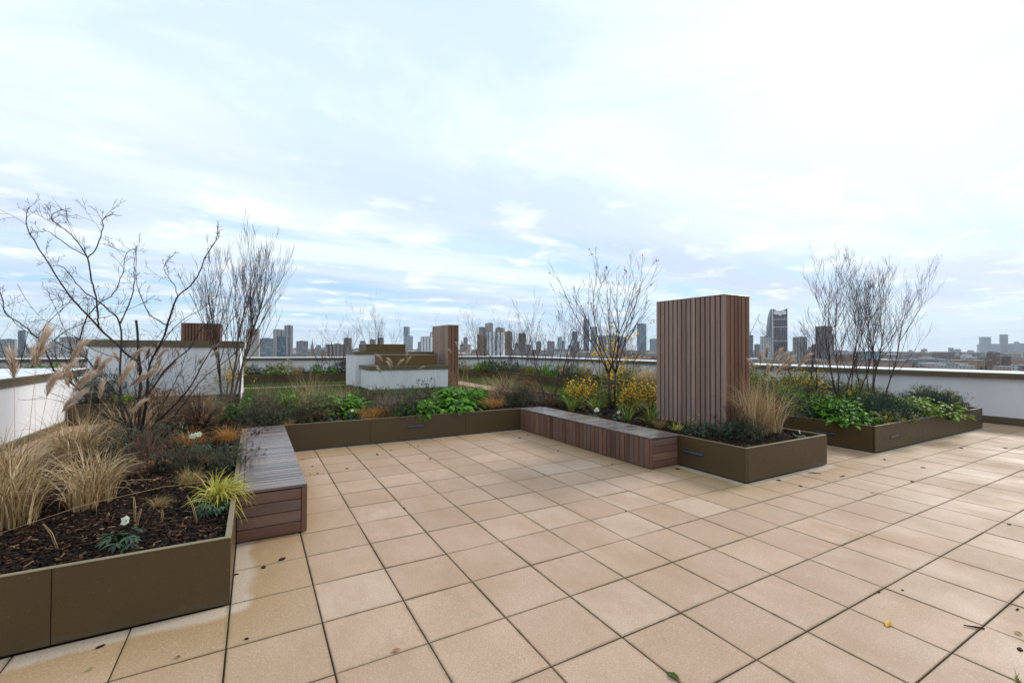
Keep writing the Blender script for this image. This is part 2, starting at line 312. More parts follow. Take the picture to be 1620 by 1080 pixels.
TREE1=[
[(-1.237,4.848,0.4,0.022),(-1.221,4.839,0.81,0.0202),(-1.219,4.838,1.118,0.0185),(-1.231,4.845,1.426,0.0168),(-1.28,4.873,2.044,0.015)],
[(-1.22,4.839,1.238,0.017),(-1.221,4.788,1.428,0.0155),(-1.401,4.84,1.623,0.014),(-1.677,4.946,1.933,0.0125),(-1.863,5.001,2.164,0.011),(-2.04,5.051,2.409,0.0095),(-2.213,5.098,2.745,0.008),(-2.426,5.168,3.134,0.0065),(-2.45,5.131,3.334,0.005),(-2.394,5.048,3.46,0.0035)],
[(-1.294,4.938,0.458,0.018),(-1.455,5.088,0.795,0.0164),(-1.495,5.168,1.05,0.0149),(-1.515,5.237,1.514,0.0133),(-1.536,5.307,2.005,0.0118),(-1.725,5.472,2.232,0.0102),(-1.916,5.638,2.39,0.0087),(-2.085,5.792,2.533,0.0071),(-2.316,5.981,2.825,0.0056),(-2.48,6.133,2.861,0.004)],
[(-1.672,4.923,1.916,0.012),(-1.673,4.867,2.022,0.011),(-1.679,4.813,2.258,0.01),(-1.723,4.78,2.548,0.009),(-1.761,4.744,2.817,0.008),(-1.886,4.758,3.057,0.007),(-2.013,4.773,3.189,0.006),(-2.11,4.771,3.27,0.005),(-2.041,4.673,3.347,0.004),(-1.863,4.514,3.384,0.003)],
[(-1.761,4.744,2.817,0.008),(-1.63,4.589,2.957,0.0069),(-1.55,4.463,3.18,0.0058),(-1.531,4.372,3.264,0.0047),(-1.411,4.222,3.291,0.0036),(-1.294,4.075,3.26,0.0025)],
[(-1.762,4.745,2.828,0.007),(-2.037,5.002,3.015,0.0057),(-2.246,5.222,3.186,0.0045),(-2.384,5.402,3.224,0.0033),(-2.54,5.591,3.229,0.002)],
[(-2.183,5.503,1.339,0.011),(-2.052,5.494,1.609,0.0099),(-1.952,5.503,2.045,0.0087),(-1.815,5.49,2.283,0.0076),(-1.637,5.455,2.453,0.0064),(-1.551,5.471,2.735,0.0053),(-1.522,5.521,3.044,0.0041),(-1.384,5.508,3.138,0.003)],
[(-1.512,5.465,3.035,0.004),(-1.667,5.669,3.127,0.003),(-1.843,5.885,3.215,0.002)],
[(-1.523,5.242,2.002,0.01),(-1.421,5.299,2.342,0.0083),(-1.402,5.403,2.628,0.0065),(-1.437,5.538,2.89,0.0047),(-1.432,5.65,3.189,0.003)],
[(-1.198,4.768,0.478,0.018),(-1.14,4.672,0.825,0.0165),(-1.097,4.584,1.133,0.0151),(-1.069,4.505,1.455,0.0136),(-0.913,4.353,1.799,0.0122),(-0.826,4.24,2.063,0.0107),(-0.737,4.126,2.323,0.0093),(-0.548,3.954,2.51,0.0078),(-0.442,3.831,2.78,0.0064),(-0.317,3.696,3.006,0.0049),(-0.289,3.617,3.228,0.0035)],
[(-1.215,4.951,0.431,0.015),(-1.188,5.001,0.876,0.0133),(-1.149,5.045,1.046,0.0116),(-0.932,4.987,1.413,0.0099),(-0.694,4.917,1.651,0.0081),(-0.586,4.921,1.898,0.0064),(-0.379,4.869,2.145,0.0047),(-0.28,4.878,2.248,0.003)],
[(-0.877,4.413,1.959,0.009),(-1.102,4.656,2.103,0.0075),(-1.215,4.836,2.337,0.006),(-1.31,5.005,2.611,0.0045),(-1.348,5.142,3.099,0.003)],
[(-1.254,4.743,0.563,0.017),(-1.41,4.769,0.681,0.0158),(-1.57,4.797,0.779,0.0146),(-1.816,4.875,1.073,0.0135),(-2.028,4.933,1.321,0.0123),(-2.093,4.907,1.364,0.0111),(-2.181,4.895,1.646,0.0099),(-2.272,4.884,1.811,0.0087),(-2.423,4.907,1.974,0.0075),(-2.542,4.912,2.083,0.0064),(-2.582,4.872,2.376,0.0052),(-2.693,4.873,2.651,0.004)],
[(-1.299,4.999,0.5,0.016),(-1.447,5.147,0.875,0.0146),(-1.604,5.3,1.097,0.0131),(-1.841,5.5,1.35,0.0117),(-1.97,5.637,1.509,0.0102),(-2.196,5.83,1.643,0.0088),(-2.458,6.044,1.78,0.0073),(-2.682,6.235,1.835,0.0059),(-2.953,6.454,2.013,0.0044),(-3.19,6.653,2.336,0.003)],
[(-1.193,4.823,0.434,0.014),(-0.988,4.611,0.696,0.0122),(-0.788,4.4,0.918,0.0103),(-0.614,4.205,1.143,0.0085),(-0.419,3.998,1.533,0.0067),(-0.27,3.817,1.775,0.0048),(-0.109,3.629,2.059,0.003)],
[(-1.208,4.832,0.417,0.011),(-0.927,4.768,0.609,0.0097),(-0.731,4.752,0.877,0.0083),(-0.515,4.724,1.224,0.007),(-0.275,4.683,1.445,0.0057),(-0.036,4.643,1.691,0.0043),(0.136,4.641,1.952,0.003)],
[(-0.981,4.472,1.651,0.007),(-0.755,4.458,2.007,0.0053),(-0.504,4.43,2.203,0.0037),(-0.311,4.436,2.406,0.002)],
[(-2.279,4.982,1.814,0.006),(-2.148,5.022,2.046,0.0047),(-2.002,5.054,2.261,0.0033),(-1.983,5.158,2.467,0.002)],
[(-2.059,5.432,1.619,0.005),(-2.245,5.692,2.018,0.004),(-2.443,5.958,2.389,0.003),(-2.556,6.176,2.572,0.002)],
[(-2.343,5.709,1.749,0.006),(-2.16,5.674,1.93,0.0052),(-1.869,5.577,2.07,0.0044),(-1.572,5.477,2.167,0.0036),(-1.31,5.396,2.311,0.0028),(-1.163,5.382,2.43,0.002)],
[(-0.749,4.225,2.332,0.006),(-0.805,4.314,2.494,0.005),(-0.909,4.431,2.651,0.004),(-0.92,4.495,2.802,0.003),(-0.842,4.508,2.897,0.002)],
[(-1.541,5.367,1.512,0.006),(-1.794,5.581,1.591,0.0052),(-2.07,5.807,1.754,0.0044),(-2.319,6.018,1.939,0.0036),(-2.669,6.287,2.145,0.0028),(-2.966,6.525,2.602,0.002)],
[(-1.19,5.167,1.091,0.005),(-1.397,5.371,1.211,0.0043),(-1.499,5.516,1.481,0.0035),(-1.198,5.43,1.76,0.0027),(-1.035,5.424,1.95,0.002)]]
DEBRIS=[(-0.61,0.36,'bark',0.05),(-0.6,0.15,'orange',0.035),(0.2,0.96,'bark',0.06),(0.33,1.04,'bark',0.07),(-0.22,0.04,'brown',0.035),(0.1,0.04,'bark',0.03),(0.02,0.93,'bark',0.04),(0.82,-0.48,'red',0.05),(2.0,-1.37,'green',0.08),(3.5,-1.71,'yellow',0.08),(3.92,-1.98,'twig',0.1),(3.9,-1.51,'bark',0.03),(4.07,-1.58,'bark',0.02),(4.07,-2.13,'orange',0.05),(4.43,-2.05,'bark',0.035),(3.87,-2.18,'bark',0.05),(5.29,1.38,'bark',0.08),(1.26,3.62,'bark',0.055),(1.82,4.26,'bark',0.09),(2.09,4.47,'bark',0.06),(2.43,4.56,'bark',0.05),(2.58,4.56,'bark',0.05),(2.45,3.59,'brown',0.08),(1.5,1.7,'bark',0.035),(0.77,4.47,'brown',0.06),(0.78,3.56,'bark',0.04),(0.85,3.97,'bark',0.035),(0.87,3.55,'bark',0.035),(6.76,0.33,'twig',0.16),(6.92,0.07,'twig',0.14),(5.98,0.1,'bark',0.06),(5.98,0.37,'bark',0.07),(7.44,-0.49,'bark',0.06),(10.7,-0.05,'bark',0.08),(11.37,-0.42,'bark',0.08),(6.46,-1.56,'bark',0.04),(3.48,0.51,'bark',0.03),(4.48,3.11,'bark',0.06),(4.67,2.03,'bark',0.04),(4.3,3.06,'brown',0.05),(8.44,-0.27,'bark',0.06),(8.54,0.22,'bark',0.06),(6.44,-0.46,'brown',0.04),(4.46,4.32,'bark',0.06),(4.76,4.51,'bark',0.05)]
# x, y, width, depth, height above the street, yaw, colour, style
CITY=[
(-425,1275,20.2,19.4,51.8,0.13,(0.3, 0.31, 0.33),"grid"),
(-581,1825,13.6,13.3,83.8,0.10,(0.12, 0.15, 0.2),"glass"),
(-263,953,20.6,18.2,45.1,0.26,(0.6, 0.6, 0.6),"band"),
(-426,1621,34.7,29.7,62.3,0.44,(0.35, 0.34, 0.36),"band"),
(-2,919,19.5,14.7,70.1,-0.14,(0.48, 0.42, 0.36),"blank"),
(24,1019,24.5,22.5,55.4,-0.32,(0.32, 0.38, 0.44),"band"),
(41,872,14.2,10.6,57.5,-0.09,(0.05, 0.09, 0.12),"glass"),
(41,952,18.1,14.1,71.2,0.22,(0.42, 0.38, 0.36),"vert"),
(54,910,13.8,10.9,77.5,-0.12,(0.4, 0.37, 0.36),"vert"),
(101,1206,24.7,21.6,53.6,0.01,(0.3, 0.3, 0.32),"band"),
(124,847,29.7,23.2,43.9,-0.08,(0.36, 0.28, 0.24),"vert"),
(180,1046,15.5,12.0,59.6,-0.32,(0.26, 0.19, 0.17),"grid"),
(312,1546,16.6,12.3,61.3,-0.32,(0.25, 0.24, 0.27),"blank"),
(341,1529,15.0,14.9,66.7,-0.45,(0.16, 0.14, 0.15),"blank"),
(340,1415,15.8,12.0,69.7,0.09,(0.2, 0.15, 0.15),"blank"),
(761,2556,29.7,22.6,161.6,-0.62,(0.16, 0.24, 0.28),"glass"),
(739,2454,45.6,42.6,106.1,-0.15,(0.42, 0.46, 0.5),"vert"),
(382,1160,9.4,8.2,54.7,-0.65,(0.5, 0.5, 0.52),"band"),
(367,1054,28.2,24.1,65.7,-0.68,(0.85, 0.84, 0.86),"stripe"),
(395,1096,14.5,14.4,78.3,-0.25,(0.6, 0.55, 0.52),"blank"),
(609,1376,34.7,32.6,51.3,-0.58,(0.36, 0.3, 0.3),"grid"),
(690,1560,13.6,13.3,79.2,-0.16,(0.2, 0.2, 0.24),"blank"),
(393,809,13.8,11.6,64.9,-0.80,(0.26, 0.15, 0.09),"blank"),
(421,862,13.2,10.9,82.8,-0.12,(0.3, 0.29, 0.3),"grid"),
(411,804,17.4,15.0,71.4,-0.25,(0.85, 0.84, 0.86),"stripe"),
(433,855,15.3,12.9,90.9,-0.28,(0.42, 0.37, 0.36),"blank"),
(444,826,16.7,12.1,80.7,-0.82,(0.36, 0.31, 0.27),"grid"),
(426,790,15.0,11.7,70.1,-0.77,(0.8, 0.79, 0.8),"stripe"),
(454,809,13.7,12.2,72.5,-0.18,(0.25, 0.18, 0.13),"grid"),
(808,1378,15.3,13.4,57.5,-0.31,(0.25, 0.22, 0.24),"grid"),
(669,1112,20.1,19.0,82.0,-0.45,(0.23, 0.16, 0.15),"grid"),
(949,1528,16.2,15.8,55.1,-0.26,(0.4, 0.32, 0.3),"grid"),
(1038,1592,18.6,13.6,69.5,-0.35,(0.25, 0.22, 0.25),"grid"),
(970,1401,26.7,19.0,66.4,-0.70,(0.25, 0.22, 0.25),"grid"),
(2114,2936,34.0,32.0,134.1,-0.59,(0.35, 0.45, 0.5),"glass"),
(2021,2758,19.9,15.1,100.3,-0.95,(0.2, 0.28, 0.33),"glass"),
(1820,2413,27.3,21.1,63.7,-0.74,(0.22, 0.28, 0.36),"glass"),
(1848,2397,30.9,24.9,154.1,-0.45,(0.14, 0.14, 0.18),"glass"),
(1869,2385,15.4,13.1,89.2,-0.57,(0.18, 0.17, 0.2),"grid"),
(2106,2595,38.8,38.1,251.6,-0.62,(0.14, 0.15, 0.2),"glass"),
(2091,2488,37.4,27.5,196.1,-0.39,(0.12, 0.12, 0.14),"glass"),
(2209,2537,54.5,43.8,136.7,-0.48,(0.2, 0.2, 0.25),"glass"),
(2133,2349,53.6,43.7,135.3,-1.02,(0.16, 0.19, 0.24),"glass"),
(2119,2242,52.7,52.0,119.8,-0.75,(0.2, 0.2, 0.25),"glass"),
(1863,1813,47.6,33.5,180.1,-0.89,(0.2, 0.28, 0.38),"vert"),
(1845,1708,39.0,28.6,94.1,-0.57,(0.22, 0.24, 0.3),"glass"),
(1241,786,12.7,12.1,79.5,-1.02,(0.1, 0.12, 0.15),"glass"),
(1161,716,16.1,13.4,52.0,-1.01,(0.3, 0.28, 0.28),"vert"),
(1033,617,20.5,14.5,68.7,-0.82,(0.6, 0.6, 0.62),"wingrid"),
(1206,633,30.0,24.7,70.4,-1.03,(0.33, 0.3, 0.3),"vert"),
(1238,615,8.5,8.0,52.0,-0.77,(0.24, 0.12, 0.12),"grid"),
(1260,603,30.2,22.9,98.0,-1.43,(0.2, 0.13, 0.15),"vert"),
(1335,617,5.3,4.8,78.1,-1.17,(0.15, 0.12, 0.14),"grid"),
(1069,423,21.7,17.5,34.3,-1.31,(0.16, 0.3, 0.34),"glass"),
(4894,1581,31.6,31.1,52.0,-0.96,(0.3, 0.25, 0.28),"grid"),
(6028,1740,38.3,37.2,68.5,-1.35,(0.2, 0.2, 0.27),"grid"),
(6088,1706,37.4,27.1,56.2,-1.42,(0.3, 0.3, 0.35),"grid"),
(6197,1643,47.8,42.9,44.1,-1.29,(0.3, 0.3, 0.35),"grid"),
(7307,1817,77.5,76.7,198.7,-1.05,(0.38, 0.4, 0.42),"band"),
(7056,1729,154.0,142.9,115.7,-1.14,(0.36, 0.42, 0.5),"glass"),
(7493,1710,61.4,55.9,228.8,-1.20,(0.24, 0.27, 0.33),"band"),
(7423,1635,49.2,48.8,122.0,-1.17,(0.26, 0.3, 0.38),"glass"),
(7769,1668,42.0,30.4,147.8,-1.45,(0.3, 0.34, 0.42),"glass"),
(7378,1546,45.5,34.9,124.3,-1.55,(0.28, 0.3, 0.38),"glass"),
(881,208,12.6,11.9,35.2,-1.43,(0.2, 0.12, 0.08),"grid"),
(925,207,9.0,7.5,29.9,-1.66,(0.12, 0.08, 0.07),"blank"),
(957,257,35.6,27.7,23.0,-1.09,(0.5, 0.33, 0.16),"band"),
(1157,373,62.8,48.5,20.9,-1.56,(0.3, 0.3, 0.32),"band"),
(1797,929,13.0,12.3,44.5,-1.38,(0.3, 0.28, 0.3),"grid"),
(1497,755,11.4,8.6,47.3,-1.33,(0.28, 0.22, 0.22),"grid"),
(185,1618,13.1,12.3,47.0,0.11,(0.3, 0.3, 0.33),"grid"),
]
json_labels = [
'grey slab block with punched windows at the far left edge of the skyline','dark blue grey slim tower at the far left behind the plumed grass','pale low white block between bare branches at far left','wide grey office block just left of the big white roof block',
'beige blank walled block just right of the left roof block','low grey blue banded block right of the beige one','dark teal glass block in front of the grey slab','broad brown grey slab with tall window strips behind the teal glass block','pale stair tower rising highest of the left hand group','low grey banded block right of the pale stair tower',
'long low brick block behind small bare trees left of the rear white roof block','squat brown tower left of the rear white roof block','small grey block above the rear bronze roof box','tiny dark block just above the bronze roof box','small dark rounded block above the bronze roof box','tall slim green glass tower between roof box and slim timber tower','paler lower tower joined to the foot of the green glass tower','small pale banded block left of the white striped block','white block with dark stripes just left of the slim timber tower','narrow pale block whose top shows over the white striped block',
'wide low brown block just right of the slim timber tower','small dark blue tower over the wide brown block','orange brown blank tower left of the white striped estate block','grey tower standing behind the orange brown one','tall white tower with black stripes in the middle estate','highest stepped grey top of the middle estate','brown grey tower right of the estate top','white striped wing of the middle estate','dark brown end tower of the middle estate',
'low grey brown block right of the middle estate','dark brick tower standing alone right of the middle estate','low pale brown block beside the dark brick tower','small grey block left of the leaning bare tree','wide grey brown block behind the leaning bare tree','pale blue glass tower right of the leaning bare tree','small blue tower attached to the pale glass one','low blue grey glass block right of the pale glass tower','slim dark rounded tower in the distant cluster','narrow low annex of the slim dark tower','tallest dark tower of the distant cluster','black tower second tallest of the distant cluster','wide grey glass block of the distant cluster','blue grey glass block behind the forked bare tree','grey glass block at the right of the forked bare tree','blue glass tower behind the yellow leaves','low grey block between yellow leaves and the big timber box',
'dark slim block touching the right edge of the big timber box','low grey strip windowed block right of the big timber box','white gridded block just left of the dark scooped tower','dark rounded block with pale verticals right of the scooped tower','small red brown block left of the wine red tower','wine red and grey tower behind the right hand bare trees','thin dark block at the right of the wine red tower','low teal glass block below the right hand bare trees','small hazy block right of the bare trees','hazy grey block first of the far right row','hazy grey block second of the far right row','hazy low block third of the far right row','hazy curved topped tower of the far business district','broad hazy slab at the foot of the business district','tallest hazy tower of the business district at far right','hazy shoulder tower beside the tallest at far right','hazy mid tower near the right edge of the skyline','hazy last tower at the right edge of the skyline','brick block with dark windows just above the right parapet','dark brick annex beside the brick block above the right parapet','long tan low building above the right parapet','long grey low building above the right parapet','small dark block between rounded block and wine red tower','tiny reddish block near the wine red tower','small grey block next to the thin church spire']
rnd = random.Random(11); U = rnd.uniform
Z = .44; SZ = .375     # planter rim and soil level
# ================================================================ roof floor
mb = MB()
def noPav(x, y):
    for q in ((-2.02, .5, 0, 8.3), (-2, 5.1, 7.4, 8.3), (5.5, .5, 7.4, 8), (8.93, .5, 13.87, 3.8), (-.2, 8.4, 8.2, 18.0), (-9, 19.0, 11.9, 20.8), (9.4, 4., 11.9, 20.8)):
        if q[0]-.01 < x-.25 and x+.25 < q[2]+.01 and q[1]-.01 < y-.25 and y+.25 < q[3]+.01: return True
    return False
for i in range(-24, 33):
    for j in range(-14, 46):
        x, y = i*.5, j*.5
        if noPav(x+.25, y+.25): continue
        if x > 14.9: continue
        g = .0028+U(0, .0014); gx = .0 if (i % 3) else .0014
        a = (x+g+gx, y+g+.0006); b2 = (x+.5-g-gx, y+.5-g-.0006); z = U(-.0012, .0012); r = rnd.random(); e = .0035
        if rnd.random() < .05: r = 1.
        elif r > .9: r = .9
        n = len(mb.v); t1, t2 = U(-.0009, .0009), U(-.0009, .0009)
        P = [(a[0], a[1]), (b2[0], a[1]), (b2[0], b2[1]), (a[0], b2[1])]; sg = [(1, 1), (-1, 1), (-1, -1), (1, -1)]
        for (px, py) in P: mb.v.append((px, py, -.03))
        for (px, py) in P: mb.v.append((px, py, z-e*.8))
        for (px, py), (s1, s2) in zip(P, sg): mb.v.append((px+s1*e, py+s2*e, z+s1*t1+s2*t2))
        mb.f.append((n+8, n+9, n+10, n+11)); mb.r.append(r)
        for k in range(4):
            l = (k+1) % 4
            mb.f.append((n+4+k, n+4+l, n+8+l, n+8+k)); mb.r.append(r); mb.f.append((n+k, n+l, n+4+l, n+4+k)); mb.r.append(r)
tag(mb.build('roof_paving', M['paving']), kind='structure')
mb = MB(); mb.face([(-16, -8, -.011), (17, -8, -.011), (17, 24.5, -.011), (-16, 24.5, -.011)]); tag(mb.build('paving_bed', M['joint']), kind='structure')
def lawn(name, x0, y0, x1, y1, n, seed):
    q = random.Random(seed); mb = MB(); nx, ny = int((x1-x0)*2)+1, int((y1-y0)*2)+1
    for i in range(nx):
        for j in range(ny):
            f = lambda u, v: (x0+(x1-x0)*u/nx, y0+(y1-y0)*v/ny, .035+.008*sin(u*1.7+v*.9))
            mb.face([f(i, j), f(i+1, j), f(i+1, j+1), f(i, j+1)])
    mb.box((x0+.002, y0+.002, -.012), (x1-.002, y1-.002, .02))
    o = tag(mb.build(name, M['lawn']), kind='structure')
    mb = MB()
    for _ in range(n):
        x, y = q.uniform(x0, x1), q.uniform(y0, y1); a = q.uniform(0, pi); w = q.uniform(.004, .009); h = q.uniform(.03, .07); l = q.uniform(-.03, .03)
        mb.face([(x-w*cos(a), y-w*sin(a), .035), (x+w*cos(a), y+w*sin(a), .035), (x+l, y+l*.7, .035+h)], q.random())
    tag(mb.build('grass', M['grass']), 'short green turf grass of the roof lawn', kind='stuff')
lawn('lawn', -.2, 8.42, 8.22, 18.02, 42000, 1); lawn('far_lawn', -9, 19.02, 11.88, 20.78, 22000, 2); lawn('side_lawn', 9.42, 4.02, 11.88, 18.98, 24000, 3)
# ================================================================ raised planters
def panel_run(root, p0, p1, seams, z0=.012, th=.028, mat='bronze'):
    """panels along an axis aligned run; inside is to the left of p0->p1; each seam splits into its own panel mesh"""
    L = (Vector(p1)-Vector(p0)).length; d = (Vector(p1)-Vector(p0)).normalized(); nrm = Vector((-d.y, d.x, 0))
    cuts = [0.]+sorted(seams)+[L]
    for a, b in zip(cuts[:-1], cuts[1:]):
        a2 = a+(.0016 if a else 0); b2 = b-(.0016 if b < L else 0)
        A = Vector(p0)+d*a2; B = Vector(p0)+d*b2+nrm*th
        mb = MB(); mb.bbox((min(A.x, B.x), min(A.y, B.y), z0), (max(A.x, B.x), max(A.y, B.y), Z-.006), 0, .002)
        mb.build('side_panel', M[mat], root)
    A = Vector(p0)-nrm*.002-d*.0; B = Vector(p1)+nrm*.034
    mb = MB(); mb.bbox((min(A.x, B.x), min(A.y, B.y), Z-.0055), (max(A.x, B.x), max(A.y, B.y), Z), 0, .0015); mb.build('rim', M['rim'], root)
def lamp(root, axis, u0, u1, w, z0, z1, sgn):
    """recessed brick light on a face: axis 0 = face looks along -y, axis 1 = face looks along -x"""
    def bx(a, b, d0, d1, za, zb, mb, e=.002):
        if axis == 0: mb.bbox((a, w+d0, za), (b, w+d1, zb), 0, e)
        else: mb.bbox((w+d0, a, za), (w+d1, b, zb), 0, e)
    fr = MB(); t = .011
    bx(u0, u1, -.006, .01, z1-t, z1, fr); bx(u0, u1, -.006, .01, z0, z0+t, fr); bx(u0, u0+t, -.0055, .01, z0+t, z1-t, fr); bx(u1-t, u1, -.0055, .01, z0+t, z1-t, fr)
    fo = fr.build('recessed_light', M['lamp'], root)
    ln = MB(); bx(u0+t, u1-t, -.0012, .008, z0+t, z1-t, ln, .001); ln.build('lens', M['lens'], fo)
    lv = MB(); zc = (z0+z1)/2; bx(u0+t, u1-t, -.0045, .006, zc-.004, zc+.004, lv, .001); bx(u0+t, u1-t, -.0045, .006, z1-t-.014, z1-t-.008, lv, .001); lv.build('louvre', M['louvre'], fo)
U1 = empty('raised_planter', (0, 0, 0), 'long bronze raised planter wrapping three sides of the patio behind both timber benches', 'planter')
panel_run(U1, (-2, .49, 0), (0, .49, 0), [1.15]); panel_run(U1, (0, .524, 0), (0, 5.068, 0), [2.2]); panel_run(U1, (0.002, 5.1, 0), (5.49, 5.1, 0), [1.9, 3.7])
panel_run(U1, (5.49, 5.066, 0), (5.49, .49, 0), [1.5, 3.0]); panel_run(U1, (5.526, .49, 0), (7.42, .49, 0), []); panel_run(U1, (7.42, .526, 0), (7.42, 8.3, 0), [2.5, 5])
panel_run(U1, (7.384, 8.3, 0), (-2, 8.3, 0), [2.5, 5, 7.5]); panel_run(U1, (-2, 8.264, 0), (-2, .526, 0), [2.5, 5])
lamp(U1, 0, 2.545, 2.88, 5.1, .212, .285, -1); lamp(U1, 1, 1.11, 1.46, 5.49, .185, .258, -1)
U2 = empty('raised_planter', (8.93, .49, 0), 'square bronze raised planter full of evergreens standing alone at right', 'planter')
def loc(root): return Vector(root.location)
panel_run(U2, (0, 0, 0), (4.95, 0, 0), [1.06, 2.88]); panel_run(U2, (4.95, .036, 0), (4.95, 3.31, 0), []); panel_run(U2, (4.914, 3.31, 0), (0, 3.31, 0), [2]); panel_run(U2, (0, 3.274, 0), (0, .036, 0), [])
lamp(U2, 0, .55, .9, 0, .172, .245, -1); lamp(U2, 0, 4.57, 4.91, 0, .16, .232, -1); lamp(U2, 1, .58, .92, 0, .175, .248, -1)
U3 = empty('raised_planter', (0, 0, 0), 'bronze perimeter planter running below the far parapet beyond the lawn', 'planter')
panel_run(U3, (-12, 20.8, 0), (11.86, 20.8, 0), [2.5*k for k in range(1, 9)]); panel_run(U3, (11.9, 20.834, 0), (11.9, 3.9, 0), [2.5*k for k in range(1, 7)]); panel_run(U3, (11.936, 3.9, 0), (14.6, 3.9, 0), [])
panel_run(U3, (14.6, 3.94, 0), (14.6, 22.6, 0), []); panel_run(U3, (14.56, 22.6, 0), (-12, 22.6, 0), [])
U4 = empty('raised_planter', (-3.28, 10.0, 0), 'small bronze planter at the end of the left hand path', 'planter')
panel_run(U4, (0, 0, 0), (3.1, 0, 0), [1.5]); panel_run(U4, (3.1, .036, 0), (3.1, 1.26, 0), []); panel_run(U4, (3.06, 1.26, 0), (0, 1.26, 0), []); panel_run(U4, (0, 1.22, 0), (0, .036, 0), [])
# soil and mulch
SOIL = [(-1.97, .52, -.03, 8.27), (-.03, 5.13, 7.39, 8.27), (5.52, .52, 7.39, 5.13), (8.96, .52, 13.85, 3.77), (-11.9, 20.83, 14.5, 22.5), (11.93, 3.94, 14.5, 20.83), (-3.25, 10.03, -.22, 11.23)]
mb = MB()
def zs(x, y): return SZ + .012*sin(x*3.1+1)*cos(y*2.7) + .008*sin(x*7.3+y*5.1)
for (x0, y0, x1, y1) in SOIL:
    nx, ny = max(1, int((x1-x0)/.12)), max(1, int((y1-y0)/.12))
    if y0 > 20 or x0 > 11: nx, ny = max(1, nx//4), max(1, ny//4)
    for i in range(nx):
        for j in range(ny):
            q = [(x0+(x1-x0)*(i+a)/nx, y0+(y1-y0)*(j+b)/ny) for a, b in ((0,0),(1,0),(1,1),(0,1))]
            mb.face([(x, y, zs(x, y)) for x, y in q])
tag(mb.build('soil', M['soil']), 'dark soil filling the bronze planters', kind='stuff')
mb = MB()
def chip(x, y, s, q):
    l, w, h = s*q.uniform(.6, 1.5), s*q.uniform(.25, .55), s*q.uniform(.06, .2)
    m = Matrix.Translation((x, y, zs(x, y)+s*.12+q.uniform(0, .012))) @ Matrix.Rotation(q.uniform(0, 2*pi), 4, 'Z') @ Matrix.Rotation(q.gauss(0, .35), 4, 'X') @ Matrix.Rotation(q.gauss(0, .35), 4, 'Y')
    n = len(mb.v); k1, k2 = q.uniform(.5, 1), q.uniform(.5, 1)
    for c in ((-l/2, -w/2*k1, 0), (l/2, -w/2*k2, 0), (l/2*k1, w/2, 0), (-l/2*k2, w/2*k1, 0), (-l/2*.9, -w/2*k1*.8, h), (l/2*.85, -w/2*k2*.8, h), (l/2*k1*.9, w/2*.8, h), (-l/2*k2, w/2*k1*.8, h)):
        mb.v.append(tuple(m @ Vector(c)))
    r = q.random()**1.4
    for f in ((4,5,6,7),(0,1,5,4),(1,2,6,5),(2,3,7,6),(3,0,4,7)): mb.f.append(tuple(n+i for i in f)); mb.r.append(r)
q = random.Random(3)
for (x0, y0, x1, y1, n, s) in ((-1.96, .53, -.04, 2.6, 14000, .04), (-1.96, 2.6, -.04, 5.2, 3500, .05), (-1.9, 5.14, 7.38, 6.4, 3500, .05), (5.53, .53, 7.38, 5.14, 6500, .046), (8.97, .53, 13.8, 1.6, 1200, .05)):
    for _ in range(n): chip(q.uniform(x0, x1), q.uniform(y0, y1), s*q.choice((.35, .5, .7, .9, 1.2)), q)
tag(mb.build('bark_mulch', M['mulch']), 'dark bark chip mulch covering the planter soil', kind='stuff')
# ================================================================ benches
def bench(x0, y0, x1, y1, label, side_left):
    root = empty('timber_bench', (x0, y0, 0), label, 'bench', 'slatted timber benches against the planter')
    w, L = x1-x0, y1-y0
    core = MB(); core.box((.02, .028, .02), (w-.012, L-.01, .405)); core.build('bench_core', M['gap'], root)
    top = MB(); n = round((L-.05)/.092); pit = (L-.05)/n
    for i in range(n): top.bbox((.046, .05+i*pit+.006, .412+U(-.0008, .0008)), (w-.003, .05+(i+1)*pit-.006, .438+U(-.0008, .0008)), rnd.random(), .0035)
    top.bbox((.0, 0, .414), (w, .046, .441), .5, .004); top.build('seat', M['wood_top'], root)
    if side_left:
        ed = MB(); ed.bbox((0, .0465, .412), (.043, L, .4395), .3, .004); ed.build('edge_board', M['wood_top'], root)
    else:
        ed = MB(); ed.bbox((0, .0465, .412), (.043, L, .4385), .6, .004); ed.build('edge_board', M['wood_top'], root)
    fr = MB(); hs = [.012, .112, .212, .312, .409]
    for a, b in zip(hs[:-1], hs[1:]): fr.bbox((.05 if side_left else .002, .003, a+.002), (w-.002 if side_left else w-.05, .024, b-.004), rnd.random(), .003)
    fr.build('end_boards', M['wood_x'], root)
    ps = MB(); px = (0, .047) if side_left else (w-.047, w); ps.bbox((px[0], 0, .012), (px[1], .027, .4115), .35, .003); ps.build('corner_post', M['wood_z'], root)
    sd = MB(); n = round((L-.03)/.098); pit = (L-.03)/n
    for i in range(n):
        y = .03+i*pit
        if side_left: sd.bbox((.001+U(0, .0012), y+.0052, .012), (.022, y+pit-.0052, .410), rnd.random(), .003)
        else: sd.bbox((w-.022, y+.0052, .012), (w-.001, y+pit-.0052, .410), rnd.random(), .003)
    sd.build('side_boards', M['wood_z'], root)
bench(.003, 1.525, .553, 5.097, 'wide timber bench at left with wet slatted top and dark plant stems over it', False)
bench(4.935, 1.54, 5.487, 5.097, 'long timber bench at right with upright side boards below the yellow shrubs', True)
